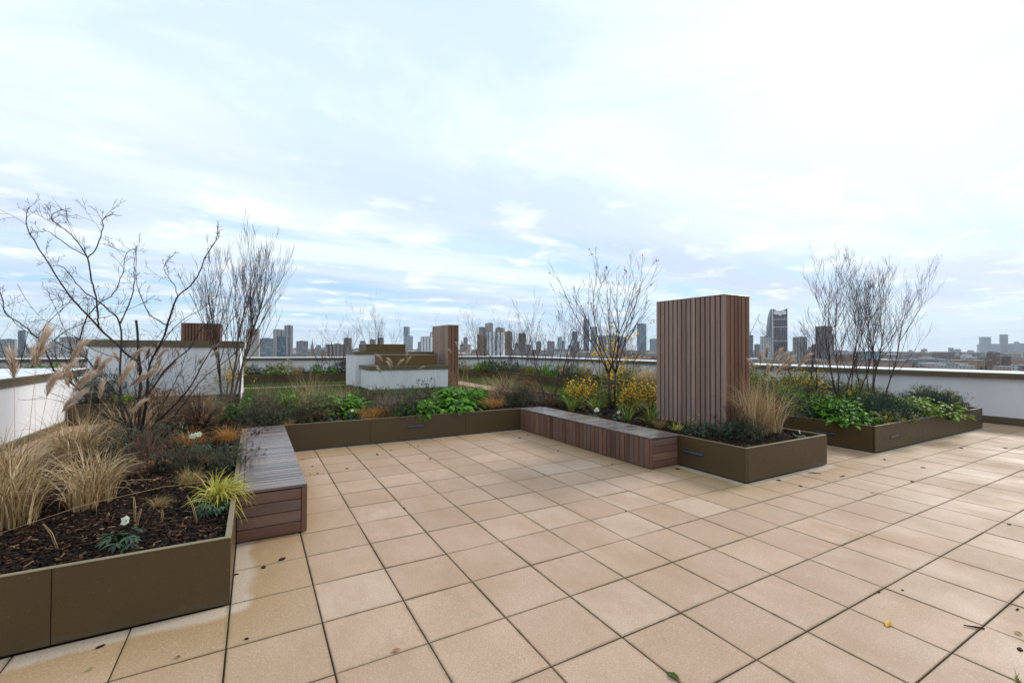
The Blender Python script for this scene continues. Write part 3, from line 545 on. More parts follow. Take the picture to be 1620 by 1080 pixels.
# ================================================================ timber screens
def screen(name, label, x0, y0, x1, y1, z0, z1, pitch, gap, group=None, red=False, matl='wood_pillar', gp='gap'):
    root = empty(name, (x0, y0, z0), label, 'timber screen', group); w, d, h = x1-x0, y1-y0, z1-z0
    c = MB(); c.box((.06, .06, 0), (w-.06, d-.06, h-.02)); c.build('inner_box', M[gp], root)
    def face(n, fn, nm, m):
        b = MB(); 
        for i in range(n): fn(b, i, rnd.random())
        b.build(nm, M[m], root)
    n = max(2, round(d/pitch)); p = d/n
    face(n, lambda b, i, r: b.bbox((0+U(0, .001), i*p+(gap/2 if i else 0), 0), (.022, (i+1)*p-(gap/2 if i < n-1 else 0), h-U(0, .002)), r, .003), 'side_boards', matl)
    face(n, lambda b, i, r: b.bbox((w-.022, i*p+gap/2, 0), (w, (i+1)*p-gap/2, h), r, .003), 'side_boards', matl)
    m = max(2, round((w-.05)/(pitch*.98))); p2 = (w-.0484)/m
    face(m, lambda b, i, r: b.bbox((.0242+i*p2+(gap/2 if i else 0), 0, 0), (.0242+(i+1)*p2-gap/2, .022, h-U(0, .002)), r*.7, .003), 'front_boards', 'wood_red' if red else matl)
    face(m, lambda b, i, r: b.bbox((.0242+i*p2+gap/2, d-.022, 0), (.0242+(i+1)*p2-gap/2, d, h), r, .003), 'back_boards', matl)
    t = MB(); t.bbox((-.004, -.004, h), (w+.004, d+.004, h+.012), 0, .003); t.build('top_flashing', M['rim' if matl == 'wood_pillar' else 'gap'], root)
    return root
screen('timber_screen', 'big upright timber clad box rising from the right arm of the planter', 6.66, 1.59, 7.31, 3.02, .3, 2.555, .0955, .022, red=True)
screen('timber_screen', 'slim tall timber clad tower beside the white roof box across the lawn', 7.49, 15.66, 8.02, 17.62, 0, 2.71, .19, .02, red=True)
screen('timber_screen', 'low slatted timber box on top of the left white roof block', -1.95, 15.0, -.88, 16.2, 1.85, 2.46, .09, .02, matl='wood_red')
# ================================================================ parapets and white roof boxes
def coping(mb, x0, y0, x1, y1, z0, z1): mb.bbox((x0, y0, z0), (x1, y1, z1), 0, .006)
P1 = empty('parapet_wall', (15.1, -8, 0), 'long white parapet wall along the right side of the roof terrace', 'wall')
m1 = MB(); m1.box((0, 0, .10), (1.3, 32.5, 1.05)); m1.build('wall', M['white'], P1)
m1 = MB(); m1.bbox((-.012, 0, -.01), (-.0, 32.4, .16), 0, .003); m1.build('skirting', M['cap'], P1)
m1 = MB(); [m1.bbox((-.10, i*3.0+.002, 1.045), (-.06, i*3.0+2.998, 1.155), 0, .004) for i in range(11) if i*3+3 < 33.1]; m1.build('fascia', M['cap'], P1)
m1 = MB(); [m1.bbox((-.104, i*3.0+.002, 1.156), (1.4, i*3.0+2.998, 1.18), 0, .006) for i in range(11) if i*3+3 < 33.1]; m1.build('coping', M['capL'], P1)
P2 = empty('parapet_wall', (-16, 23.2, 0), 'far white parapet wall behind the lawn with the city skyline above it', 'wall')
m1 = MB(); m1.box((0, 0.1, 0), (31.0, 1.3, 1.05)); m1.build('wall', M['white'], P2)
m1 = MB(); [m1.bbox((i*3.1+.002, 0, 1.045), (i*3.1+3.098, .04, 1.155), 0, .004) for i in range(10)]; m1.build('fascia', M['cap'], P2)
m1 = MB(); [m1.bbox((i*3.1+.002, -.004, 1.156), (i*3.1+3.098, 1.5, 1.18), 0, .006) for i in range(10)]; m1.build('coping', M['capL'], P2)
P3 = empty('parapet_wall', (-4.75, -8, 0), 'low broad white wall beside the left hand path behind the plumed grass', 'wall')
m1 = MB(); m1.box((.05, 0, .125), (1.41, 19.2, 1.03)); m1.build('wall', M['white'], P3)
m1 = MB(); m1.bbox((1.36, 0, -.01), (1.47, 19.15, .124), 0, .006); m1.build('skirting', M['cap'], P3)
m1 = MB(); m1.bbox((1.435, 0, 1.03), (1.47, 19.23, 1.12), 0, .004); m1.bbox((1.455, 0, 1.121), (1.485, 19.24, 1.165), 0, .004); m1.bbox((.05, 19.2, 1.03), (1.434, 19.23, 1.12), 0, .003); m1.build('fascia', M['cap'], P3)
m1 = MB(); [m1.bbox((0, i*2.41, 1.166), (1.49, i*2.41+2.405, 1.185), 0, .005) for i in range(8)]; m1.build('coping', M['capL'], P3)
def roofbox(name, label, x0, y0, x1, y1, h, cap, over=.05):
    root = empty(name, (x0, y0, 0), label, 'roof structure'); w, d = x1-x0, y1-y0
    b = MB(); b.box((0, 0, 0), (w, d, h-.03)); b.build('wall', M['white'], root)
    b = MB(); o = over
    b.bbox((-o, -o, h-cap), (w+o, -o+.03, h-.008), 0, .004); b.bbox((-o, -o+.031, h-cap), (-o+.03, d+o, h-.008), 0, .004); b.bbox((w+o-.03, -o+.031, h-cap), (w+o, d+o, h-.008), 0, .004); b.bbox((-o+.031, d+o-.03, h-cap), (w+o-.031, d+o, h-.008), 0, .004)
    b.build('fascia', M['cap'], root)
    b = MB(); b.bbox((-o-.004, -o-.004, h-.0075), (w+o+.004, d+o+.004, h), 0, .003); b.build('roof', M['cap'], root)
    return root
A1 = roofbox('roof_block', 'large white rendered roof block at left behind the bare multi stemmed tree', -3.31, 11.3, -.235, 17.4, 1.85, .17)
A2 = roofbox('roof_block', 'rear white roof block with square bronze box on it beyond the lawn', 3.85, 17.02, 7.3, 19.2, 1.53, .125)
A3 = roofbox('roof_block', 'lower white roof block with bronze ledge in front of the slim timber tower', 4.07, 15.15, 7.32, 16.96, .965, .155)
def bronzebox(label, x0, y0, x1, y1, z0, z1):
    root = empty('bronze_box', (x0, y0, z0), label, 'roof box', 'bronze roof boxes on the white blocks'); w, d, h = x1-x0, y1-y0, z1-z0
    b = MB(); n = 2 if w > 1.5 else 1
    for i in range(n): b.bbox((w*i/n+(.002 if i else 0), 0, 0), (w*(i+1)/n-(.002 if i < n-1 else 0), d, h-.03), 0, .004)
    b.build('casing', M['box'], root)
    b = MB(); b.bbox((-.02, -.02, h-.03), (w+.02, d+.02, h), 0, .004); b.build('lid', M['rim'], root)
bronzebox('small bronze box on the rear white roof block', 4.36, 17.3, 6.1, 18.9, 1.53, 1.865)
bronzebox('long flat bronze box on the lower front white roof block', 4.6, 15.6, 6.9, 16.7, .965, 1.41)
d1 = empty('downpipe', (6.73, 15.12, 0), 'thin white downpipe on the lower white roof block', 'pipe')
b = MB(); b.tube([(0, 0, 0), (0, 0, .74)], .022, 8); b.build('pipe', M['white'], d1, True); b = MB(); b.tube([(0, 0, .42), (0, 0, .47)], .032, 8); b.build('collar', M['white'], d1, True)
# the host building under the terrace and the city ground
hb = empty('apartment_block', (0, 0, -36), 'building carrying the roof terrace', 'building'); b = MB(); b.box((-16.2, -8.2, 0), (16.6, 24.9, 35.97)); b.build('wall', M['white'], hb)
b = MB(); b.box((-16.1, -8.1, 35.972), (16.5, 24.8, 35.98)); b.build('roof', M['membrane'], hb)
# ================================================================ city
def facade(name, style):
    m, t, b = newmat('facade '+name, .6, .4); oc = ocoord(t); g = nd(t, 'ShaderNodeNewGeometry'); oi = nd(t, 'ShaderNodeObjectInfo')
    sx = nd(t, 'ShaderNodeSeparateXYZ'); t.links.new(oc, sx.inputs[0]); X, Y, Zz = sx.outputs
    tn = nd(t, 'ShaderNodeTexCoord'); sn = nd(t, 'ShaderNodeSeparateXYZ'); t.links.new(tn.outputs['Normal'], sn.inputs[0])
    side = mth(t, 'GREATER_THAN', mth(t, 'ABSOLUTE', sn.outputs[0]), .6); top = mth(t, 'GREATER_THAN', sn.outputs[2], .5)
    u = mth(t, 'ADD', mth(t, 'MULTIPLY', X, mth(t, 'SUBTRACT', 1., side)), mth(t, 'MULTIPLY', Y, side))
    fu = mth(t, 'FRACT', mth(t, 'DIVIDE', u, style['pu'])); fz = mth(t, 'FRACT', mth(t, 'DIVIDE', Zz, style['pz']))
    wu = mth(t, 'LESS_THAN', fu, style['wu']); wz = mth(t, 'LESS_THAN', fz, style['wz']); win = mth(t, 'MULTIPLY', wu, wz)
    cell = nd(t, 'ShaderNodeCombineXYZ'); t.links.new(mth(t, 'FLOOR', mth(t, 'DIVIDE', u, style['pu'])), cell.inputs[0]); t.links.new(mth(t, 'FLOOR', mth(t, 'DIVIDE', Zz, style['pz'])), cell.inputs[1])
    wn = nd(t, 'ShaderNodeTexWhiteNoise'); t.links.new(cell.outputs[0], wn.inputs[0])
    wc = ramp(t, wn.outputs[0], style['wc']); nz = noise(t, oc, .06, 4, .6)
    wall = mixc(t, ramp(t, nz, [(.3, 0.), (.7, .35)]), oi.outputs['Color'], (.2, .2, .21))
    c = mixc(t, mth(t, 'MULTIPLY', win, style['k']), wall, wc); c = mixc(t, mth(t, 'MULTIPLY', top, .8), c, style.get('top', (.22, .21, .21)))
    t.links.new(c, b.inputs['Base Color']); t.links.new(ramp(t, win, [(0., .75), (1., .3)]), b.inputs['Roughness']); return m
dk = [(0., (.03, .035, .045)), (.7, (.07, .08, .10)), (1., (.3, .34, .38))]
FS = {'grid': facade('punched windows', dict(pu=3.6, wu=.5, pz=3.1, wz=.55, k=.9, wc=dk)),
      'band': facade('ribbon windows', dict(pu=9., wu=.93, pz=3.4, wz=.5, k=.85, wc=dk)),
      'glass': facade('curtain wall', dict(pu=3., wu=.86, pz=3.9, wz=.8, k=.6, wc=[(0., (.08, .11, .14)), (.6, (.16, .21, .26)), (1., (.32, .4, .46))])),
      'vert': facade('tall window strips', dict(pu=6.2, wu=.45, pz=60., wz=.97, k=.85, wc=dk)),
      'stripe': facade('dark vertical stripes', dict(pu=7.5, wu=.36, pz=3.0, wz=.86, k=.92, wc=dk)),
      'wingrid': facade('white grid windows', dict(pu=5.0, wu=.62, pz=4.4, wz=.55, k=.95, wc=dk)),
      'blank': facade('plain masonry', dict(pu=7., wu=.25, pz=3.2, wz=.4, k=.5, wc=dk)),
      'low': facade('terrace windows', dict(pu=3.2, wu=.42, pz=3.0, wz=.5, k=.8, wc=dk, top=(.16, .13, .12)))}
b = MB()
for i in range(36):
    a0, a1 = 2*pi*i/36, 2*pi*(i+1)/36
    for r0, r1 in ((0, 300), (300, 1500), (1500, 6000), (6000, 26000)):
        if r0 == 0: b.face([(0, 0, -36), (r1*cos(a0), r1*sin(a0), -36), (r1*cos(a1), r1*sin(a1), -36)])
        else: b.face([(r0*cos(a0), r0*sin(a0), -36), (r1*cos(a0), r1*sin(a0), -36), (r1*cos(a1), r1*sin(a1), -36), (r0*cos(a1), r0*sin(a1), -36)])
M['city_ground'] = plain('city streets and yards', (.10, .095, .09), .9, .1, .5, .004)
tag(b.build('city_ground', M['city_ground']), kind='structure')
STY = {'grid': 'with rows of punched windows', 'band': 'with long ribbon windows', 'glass': 'with a glass curtain wall', 'vert': 'with tall vertical window strips', 'stripe': 'with dark vertical stripes', 'wingrid': 'with a bold white window grid', 'blank': 'with nearly blank masonry walls'}
CL = json_labels
def building(name, x, y, w, d, h, rz, colr, st, label, group=None, plant=True):
    root = empty(name, (x, y, -36), label, 'building', group, rz)
    b = MB(); b.box((-w/2, -d/2, 0), (w/2, d/2, h)); o = b.build('wall', FS[st], root); o.color = (*colr, 1)
    if plant:
        b = MB(); b.box((-w/2-.15, -d/2-.15, h), (w/2+.15, d/2+.15, h+.6)); b.build('parapet', M['membrane'], root)
        b = MB(); ww = w*U(.25, .5); dd = d*U(.3, .5); ox = U(-.2, .2)*w; b.box((ox-ww/2, -dd/2, h+.601), (ox+ww/2, dd/2, h+.6+U(.8, 1.6))); b.build('roof_plant_room', M['membrane'], root)
    return root
for i, (x, y, w, d, h, rz, c, st) in enumerate(CITY):
    building('tower_block' if h > 1.4*w else 'city_building', x, y, w, d, h, rz, c, st, CL[i], 'buildings of the city skyline')
# tower with the three roof rings
st = empty('tower_block', (1210, 688, -36), 'tall dark tower with a scooped top holding three round openings', 'building', None, -1.05+.25)
def prof(mb, pts, y0, y1, r=0.):
    n = len(mb.v); m = len(pts); mb.v += [(x, y0, z) for x, z in pts]+[(x, y1, z) for x, z in pts]
    mb.f.append(tuple(n+i for i in range(m))); mb.r.append(r); mb.f.append(tuple(n+m+m-1-i for i in range(m))); mb.r.append(r)
    for i in range(m): j = (i+1) % m; mb.f.append((n+i, n+m+i, n+m+j, n+j)); mb.r.append(r)
pts = [(-18, 0), (17, 0), (17, 147)]+[(17-34*k/8., 147-6.2*sin(pi*k/8)) for k in range(1, 8)]+[(-17.5, 147)]
b = MB(); prof(b, pts, -13, 13); o = b.build('wall', facade('striped dark tower', dict(pu=4.2, wu=.62, pz=3.3, wz=.9, k=.95, wc=[(0., (.02, .025, .035)), (.8, (.07, .06, .08)), (1., (.2, .2, .22))])), st); o.color = (.16, .11, .14, 1)
b = MB(); pz = [(-27, 0), (-18.05, 0), (-17.6, 147), (-18.3, 146), (-23, 128), (-26.5, 100), (-28, 60)]; prof(b, pz, -12, 12); o = b.build('curved_side', FS['vert'], st); o.color = (.22, .21, .24, 1)
b = MB(); [b.box((-18.1, -13.3, z), (17.3, -12.9, z+1.1)) for z in (62, 98, 118)]; b.box((-18.4, -13.4, 0), (-16.6, -12.95, 147)); b.box((16.2, -13.4, 0), (17.5, -12.95, 147)); b.build('white_bands', M['capL'], st)
for k, (cx, cz) in enumerate(((-9.5, 136.5), (-.5, 134.2), (8.8, 136.5))):
    b = MB(); ring = [(cx+4.6*cos(a*pi/10), -13.6, cz+4.6*sin(a*pi/10)) for a in range(21)]; b.tube(ring, 1.1, 6); b.build('turbine_ring', M['capL'], st, True)
    b = MB(); b.tube([(cx, -13.2, cz), (cx, -13.5, cz)], 3.9, 16); b.build('turbine_recess', M['capL'], st)
sp = empty('church_spire', (167, 1628, -36), 'thin dark church spire on the skyline left of the white roof box', 'church'); b = MB(); b.box((-4, -4, 0), (4, 4, 48)); b.build('tower', M['membrane'], sp)
b = MB(); [b.face([(4*cos(a), 4*sin(a), 48), (4*cos(a+pi/2), 4*sin(a+pi/2), 48), (0, 0, 72)]) for a in (pi/4, 3*pi/4, 5*pi/4, 7*pi/4)]; b.build('spire', M['membrane'], sp)
cr = empty('tower_crane', (1335, 847, -36), 'distant tower crane with raised jib beside the big timber box', 'crane'); b = MB(); b.tube([(0, 0, 0), (0, 0, 92)], 1.1, 4); b.build('mast', M['membrane'], cr)
b = MB(); b.tube([(0, 0, 88), (14, -22, 148)], .7, 4); b.tube([(0, 0, 92), (-4, 6, 96)], .9, 4); b.build('jib', M['membrane'], cr)
# round green block and far low roofs
q = random.Random(77); lows = []
cols = [(.26, .15, .10), (.34, .22, .15), (.42, .36, .29), (.5, .48, .45), (.2, .17, .16), (.6, .59, .58), (.3, .25, .23), (.16, .13, .13)]
protos = {}
M['slate'] = plain('slate roofs', (.10, .095, .10), .7, .3, .3, .2); M['tileroof'] = plain('brown tiled roofs', (.17, .10, .075), .8, .3, .3, .2)
def lowbuild(x, y, w, d, h, rz, c, pitched, label, group):
    root = empty('low_building', (x, y, -36), label, 'building', group, rz)
    b = MB(); b.box((-w/2, -d/2, 0), (w/2, d/2, h)); o = b.build('wall', FS['low'], root); o.color = (*c, 1)
    b = MB()
    if pitched:
        e = .5; rh = d*.28
        for s in (-1, 1): b.face([(-w/2-e, s*(d/2+e), h-.1), (w/2+e, s*(d/2+e), h-.1), (w/2+e, 0, h+rh), (-w/2-e, 0, h+rh)][::s])
        for s in (-1, 1): b.face([(s*w/2, -d/2, h), (s*w/2, d/2, h), (s*w/2, 0, h+rh-.3)][::s])
    else:
        b.box((-w/2, -d/2, h+.002), (w/2, d/2, h+.4)); b.box((-w*.2, -d*.2, h+.402), (w*.1, d*.25, h+2.2))
    b.build('roof', M['tileroof' if q.random() < .5 else 'slate'] if pitched else (M['capL'] if q.random() < .3 else M['membrane']), root)
az0 = .518
for k in range(270):
    a = az0 + q.uniform(-.93, .93); t = q.random(); D = 420*(9.0**t)
    cosg = cos(a-az0); D2 = D/max(cosg, .6)*.9; x, y = .1+D2*sin(a), -3+D2*cos(a)
    h = q.choice((9, 11, 12, 14, 16, 20, 24)) * (1 if D < 1200 else 1.25); w = q.uniform(18, 60)*(1+D/2500); d = q.uniform(10, 16)*(1+D/4000)
    lowbuild(x, y, w, d, h, -a+q.gauss(0, .35), q.choice(cols), q.random() < .5, 'low building among the mass of distant rooftops beyond the parapet', 'low distant buildings seen just above the parapets')
# farther roofs read as one mass
b = MB(); b2 = MB()
for k in range(2600):
    a = az0 + q.uniform(-.95, .95); D = 900+q.random()**.8*7500; x, y = D*sin(a), D*cos(a); w, d, h = q.uniform(15, 55), q.uniform(12, 30), q.choice((10, 12, 14, 18, 22, 28))+(q.random() < .06)*q.uniform(10, 30)
    b.box((x-w/2, y-d/2, -36), (x+w/2, y+d/2, -36+h), q.random())
M['mass'] = foliage('distant roofs', [(0., (.10, .075, .065)), (.3, (.24, .15, .11)), (.55, (.32, .28, .25)), (.8, (.16, .15, .16)), (1., (.65, .64, .64))], .8, 0)
tag(b.build('distant_rooftops', M['mass']), 'mass of far off rooftops running to the horizon', kind='stuff')
# winter street trees among the roofs
b = MB()
for k in range(5200):
    a = az0+q.uniform(-.95, .95); D = 380+q.random()*2600; x, y = D*sin(a), D*cos(a); r = q.uniform(3, 6); h = q.uniform(9, 16)
    for _ in range(9):
        c = Vector((x+q.gauss(0, r*.5), y+q.gauss(0, r*.5), -36+h*q.uniform(.4, 1))); d = Vector((q.gauss(0, 1), q.gauss(0, 1), q.gauss(0, 1)))
        b.leaf2(c, d, Vector((q.gauss(0, 1), q.gauss(0, 1), 1)), r*.9, r*.55, q.random())
M['farwood'] = foliage('distant winter trees', [(0., (.03, .022, .018)), (.6, (.075, .05, .04)), (1., (.10, .085, .05))], .9, 0)
tag(b.build('street_trees', M['farwood']), 'brown winter treetops scattered between distant roofs', kind='stuff')
# ================================================================ plant builders
V = Vector
def rdir(q, el0=-.2, el1=1.2):
    a = q.uniform(0, 2*pi); e = q.uniform(el0, el1); return V((cos(a)*cos(e), sin(a)*cos(e), sin(e)))
def blades(mb, q, n, h, base_r, tilt, droop, w, seg=5, lean=(0, 0), c=(0, 0), up=1.):
    for _ in range(n):
        a = q.uniform(0, 2*pi); r = base_r*math.sqrt(q.random()); p = V((c[0]+r*cos(a), c[1]+r*sin(a), -.02)); a += q.gauss(0, .7)
        L = h*q.uniform(.55, 1.1); th = abs(q.gauss(tilt*.4, tilt*.6)); k = droop*q.uniform(.3, 1.3)/seg; s = L/seg
        dr = V((cos(a)+lean[0], sin(a)+lean[1], 0)); dr.normalize(); tw = q.gauss(0, .25)
        pts = [p]; 
        for i in range(seg):
            pts.append(pts[-1] + (dr*sin(th)+V((0, 0, cos(th))))*s); th = min(th+k*(1+i*.5), 2.6)
            dr = (dr + V((-dr.y, dr.x, 0))*tw*.3).normalized()
        sd = V((-dr.y, dr.x, q.gauss(0, .5))).normalized(); ww = w*q.uniform(.6, 1.3)
        mb.strip(pts, [ww*(.7 if i == 0 else 1.-.97*(i/seg)**2) for i in range(seg+1)], sd, min(1, max(0, q.gauss(.55, .22))))
def plume(mb, st, q, base, top, bend, L, n=70):
    """stalk then one feathery head of hairs"""
    b, t = V(base), V(top); pts = [b.lerp(t, k/6)+V((bend[0]*(k/6)**2, bend[1]*(k/6)**2, -.12*abs(bend[0]+bend[1])*(k/6)**3)) for k in range(7)]
    st.tube(pts, [.0022-.00022*k for k in range(7)], 4, q.uniform(.2, .8))
    e = pts[-1]; d = (pts[-1]-pts[-2]).normalized()
    lean = V((bend[0], bend[1], 0)); lean = lean.normalized() if lean.length > .01 else V((.7, .3, 0))
    for _ in range(n):
        u = q.random(); s = e + d*(L*.62*u) + lean*(.05*u*u)
        dr = (d*q.uniform(.75, 1.3) + lean*q.uniform(-.12, .26)*(.4+u) + V((q.gauss(0, .16), q.gauss(0, .16), q.gauss(0, .06)))).normalized()
        l = L*q.uniform(.28, .52); m = s+dr*l*.55; f = s+dr*l+lean*(.03*l/.15)-V((0, 0, .012))
        sd = dr.cross(V((q.gauss(0, 1), q.gauss(0, 1), q.gauss(0, 1)))).normalized()
        mb.strip([s, m, f], [.0009, .0019, .0004], sd, min(1, max(0, q.gauss(.35+.5*u, .18))))
def grass(name, loc, label, mat, n, h, base_r=.06, tilt=.35, droop=1.2, w=.003, lean=(0, 0), seed=0, group=None, plumes=(), cat='grass', clumps=1, rz=0):
    q = random.Random(seed*31+7); root = empty(name, loc, label, cat, group, rz); mb = MB()
    for k in range(clumps): blades(mb, q, n//clumps, h*q.uniform(.85, 1.1), base_r, tilt, droop, w, lean=lean, c=(q.gauss(0, base_r*.8*(clumps > 1)), q.gauss(0, base_r*.8*(clumps > 1))))
    mb.build('blades', M[mat], root)
    if plumes:
        s = MB()
        for (bx, by, tx, ty, tz, L) in plumes:
            hd = MB(); plume(hd, s, q, (bx, by, 0), (tx*.7+bx*.3, ty*.7+by*.3, tz), ((tx-bx)*.3, (ty-by)*.3), L, int(210*L/.25)+60); hd.build('plume', M['plume'], root)
        s.build('stalks', M['straw'], root)
    return root
def dome_pt(q, r, h, inner=.55):
    a = q.uniform(0, 2*pi); e = math.asin(q.uniform(.02, 1)); k = q.uniform(inner, 1.)**.6
    return V((r*k*cos(a)*cos(e), r*k*sin(a)*cos(e), h*k*sin(e))), V((cos(a)*cos(e)*h, sin(a)*cos(e)*h, sin(e)*r)).normalized()
def lump(q, r, h, n): return [(V((q.gauss(0, r*.5), q.gauss(0, r*.5), 0)), r*q.uniform(.4, .7), h*q.uniform(.55, 1.1)) for _ in range(n)]
def shrub(name, loc, label, mat, r, h, n, L, w, seed=0, group=None, up=.5, cat='shrub', stems=14, rz=0, stem='twig', curl=.3, blobs=7, fine=False, sq=1.):
    """many leaves set along short shoots in uneven lumps"""
    q = random.Random(seed*17+3); root = empty(name, loc, label, cat, group, rz); mb = MB(); st = MB(); bl = lump(q, r, h, blobs)
    shoots = max(6, n//7)
    for _ in range(shoots):
        c, br, bh = q.choice(bl); p, nn = dome_pt(q, br, bh); p = p+c; p.x *= sq
        d = (nn + V((0, 0, up)) + V((q.gauss(0, .35), q.gauss(0, .35), q.gauss(0, .25)))).normalized(); sl = L*q.uniform(1.2, 2.6); shade = q.gauss(0, .16)
        for k in range(7):
            s = p + d*(sl*k/7); a = k*2.4+q.uniform(-.4, .4); o = d.orthogonal().normalized(); o = (Matrix.Rotation(a, 3, d) @ o)
            ld = (d*q.uniform(.3, .8)+o).normalized(); rr = min(1, max(0, q.gauss(.5, .17)+shade))
            if fine: mb.leaf2(s, ld, d, L*q.uniform(.7, 1.2), w*q.uniform(.8, 1.2), rr)
            else: mb.leaf(s, ld, d, L*q.uniform(.7, 1.2), w*q.uniform(.8, 1.2), rr, .3, curl)
        if q.random() < .35: st.tube([p-d*sl*.3, p+d*sl], [w*.08+.0008, .0006], 3)
    mb.build('foliage', M[mat], root)
    for _ in range(stems):
        c, br, bh = q.choice(bl); a = q.uniform(0, 2*pi); e = c+V((cos(a)*br*.6, sin(a)*br*.6, bh*q.uniform(.5, .9))); e.x *= sq; st.tube([(q.gauss(0, .03), q.gauss(0, .03), -.02), tuple(e*.5+V((0, 0, .02))), tuple(e)], [.005, .003, .0015], 4)
    st.build('stems', M[stem], root)
    return root
def rosette(name, loc, label, mat, r, h, n, L, w, seed=0, group=None, cat='perennial', crowns=1, rz=0):
    """broad arching leaves rising from several crowns"""
    q = random.Random(seed*13+1); root = empty(name, loc, label, cat, group, rz); mb = MB(); st = MB()
    for _ in range(crowns):
        c = V((q.gauss(0, r*.45), q.gauss(0, r*.45), 0)) if crowns > 1 else V((0, 0, 0)); ch = h*q.uniform(.8, 1.15)
        for k in range(n//crowns):
            a = q.uniform(0, 2*pi); e = q.uniform(.15, 1.35); d = V((cos(a)*cos(e), sin(a)*cos(e), sin(e))); pl = ch*q.uniform(.35, .75)
            s = c+d*pl; st.tube([c+V((0, 0, -.02)), c+d*pl*.6+V((0, 0, .01)), s], [.0028, .0022, .0016], 3)
            ld = (d+V((cos(a)*.8, sin(a)*.8, -.25))).normalized(); l = L*q.uniform(.7, 1.2); rr = min(1, max(0, q.gauss(.5, .2)))
            sd = V((-sin(a), cos(a), q.gauss(0, .3))).normalized(); u = sd.cross(ld).normalized(); b0 = len(mb.v); N = 5
            for i in range(N+1):
                t = i/N; ww = w*(.12+1.0*math.sin(pi*min(1, t*.93+.06))**.8)*(1 if i < N else .1)*.5; cc = s+ld*l*t-V((0, 0, l*.45*t*t))+u*.0
                wob = .006*sin(i*2.1+k)
                for kx in (-1, 0, 1): mb.v.append(tuple(cc+sd*kx*ww+V((0, 0, abs(kx)*ww*.35+wob*kx))))
            for i in range(N):
                for kx in (0, 1): mb.f.append((b0+3*i+kx, b0+3*i+kx+1, b0+3*i+4+kx, b0+3*i+3+kx)); mb.r.append(rr)
    mb.build('leaves', M[mat], root, True); st.build('leaf_stalks', M[mat], root); return root
def conifer(name, loc, label, r, h, n, seed=0, group=None, mat='conifer', rz=0):
    """spreading juniper: feathery sprays of needles"""
    q = random.Random(seed*19+5); root = empty(name, loc, label, 'conifer', group, rz); mb = MB(); st = MB(); bl = lump(q, r, h, 8)
    for _ in range(n):
        c, br, bh = q.choice(bl); p, nn = dome_pt(q, br, bh, .5); p = p+c; d = (nn*.8+V((nn.x, nn.y, .25))+V((q.gauss(0, .25), q.gauss(0, .25), q.gauss(0, .15)))).normalized(); sl = q.uniform(.07, .16); rr0 = q.gauss(.5, .18)
        for k in range(9):
            s = p+d*(sl*k/9); o = Matrix.Rotation(k*2.1+q.random(), 3, d) @ d.orthogonal().normalized(); ld = (d*1.3+o).normalized()
            mb.leaf2(s, ld, o, .035*(1.15-k/12), .006, min(1, max(0, rr0+q.gauss(0, .12))))
    mb.build('needles', M[mat], root)
    for _ in range(8): a = q.uniform(0, 2*pi); st.tube([(0, 0, -.02), (cos(a)*r*.4, sin(a)*r*.4, h*.3), (cos(a)*r*.8, sin(a)*r*.8, h*.5)], [.012, .007, .003], 5)
    st.build('branches', M['bark'], root); return root
def grow(mb, q, p, d, L, r, lvl, tmb, trop, spread, endp, kids=(3, 3, 4), wob=.12, nseg=7):
    pts = [p.copy()]; rad = [r]; s = L/nseg; dd = d.copy()
    for i in range(nseg):
        dd = (dd+V((q.gauss(0, wob), q.gauss(0, wob), q.gauss(0, wob)*.5+trop))).normalized(); pts.append(pts[-1]+dd*s); rad.append(max(.0019, r*(1-.8*(i+1)/nseg)))
    (mb if lvl <= 0 else tmb).tube(pts, rad, 6 if lvl == 0 else (4 if lvl == 1 else 3), q.random())
    endp.append(pts[-1])
    if lvl >= len(kids): return
    for k in range(kids[lvl]):
        t = q.uniform(.22, .95)*nseg; i = min(int(t), nseg-1); b = pts[i].lerp(pts[i+1], t-i); ax = (pts[i+1]-pts[i]).normalized()
        o = Matrix.Rotation(q.uniform(0, 2*pi), 3, ax) @ ax.orthogonal().normalized(); nd_ = (ax*cos(spread)+o*sin(spread)).normalized()
        grow(mb, q, b, nd_, L*q.uniform(.38, .62)*(1.15-t/nseg*.5), max(.0022, rad[i]*.6), lvl+1, tmb, trop, spread*.9, endp, kids, wob, max(4, nseg-1))
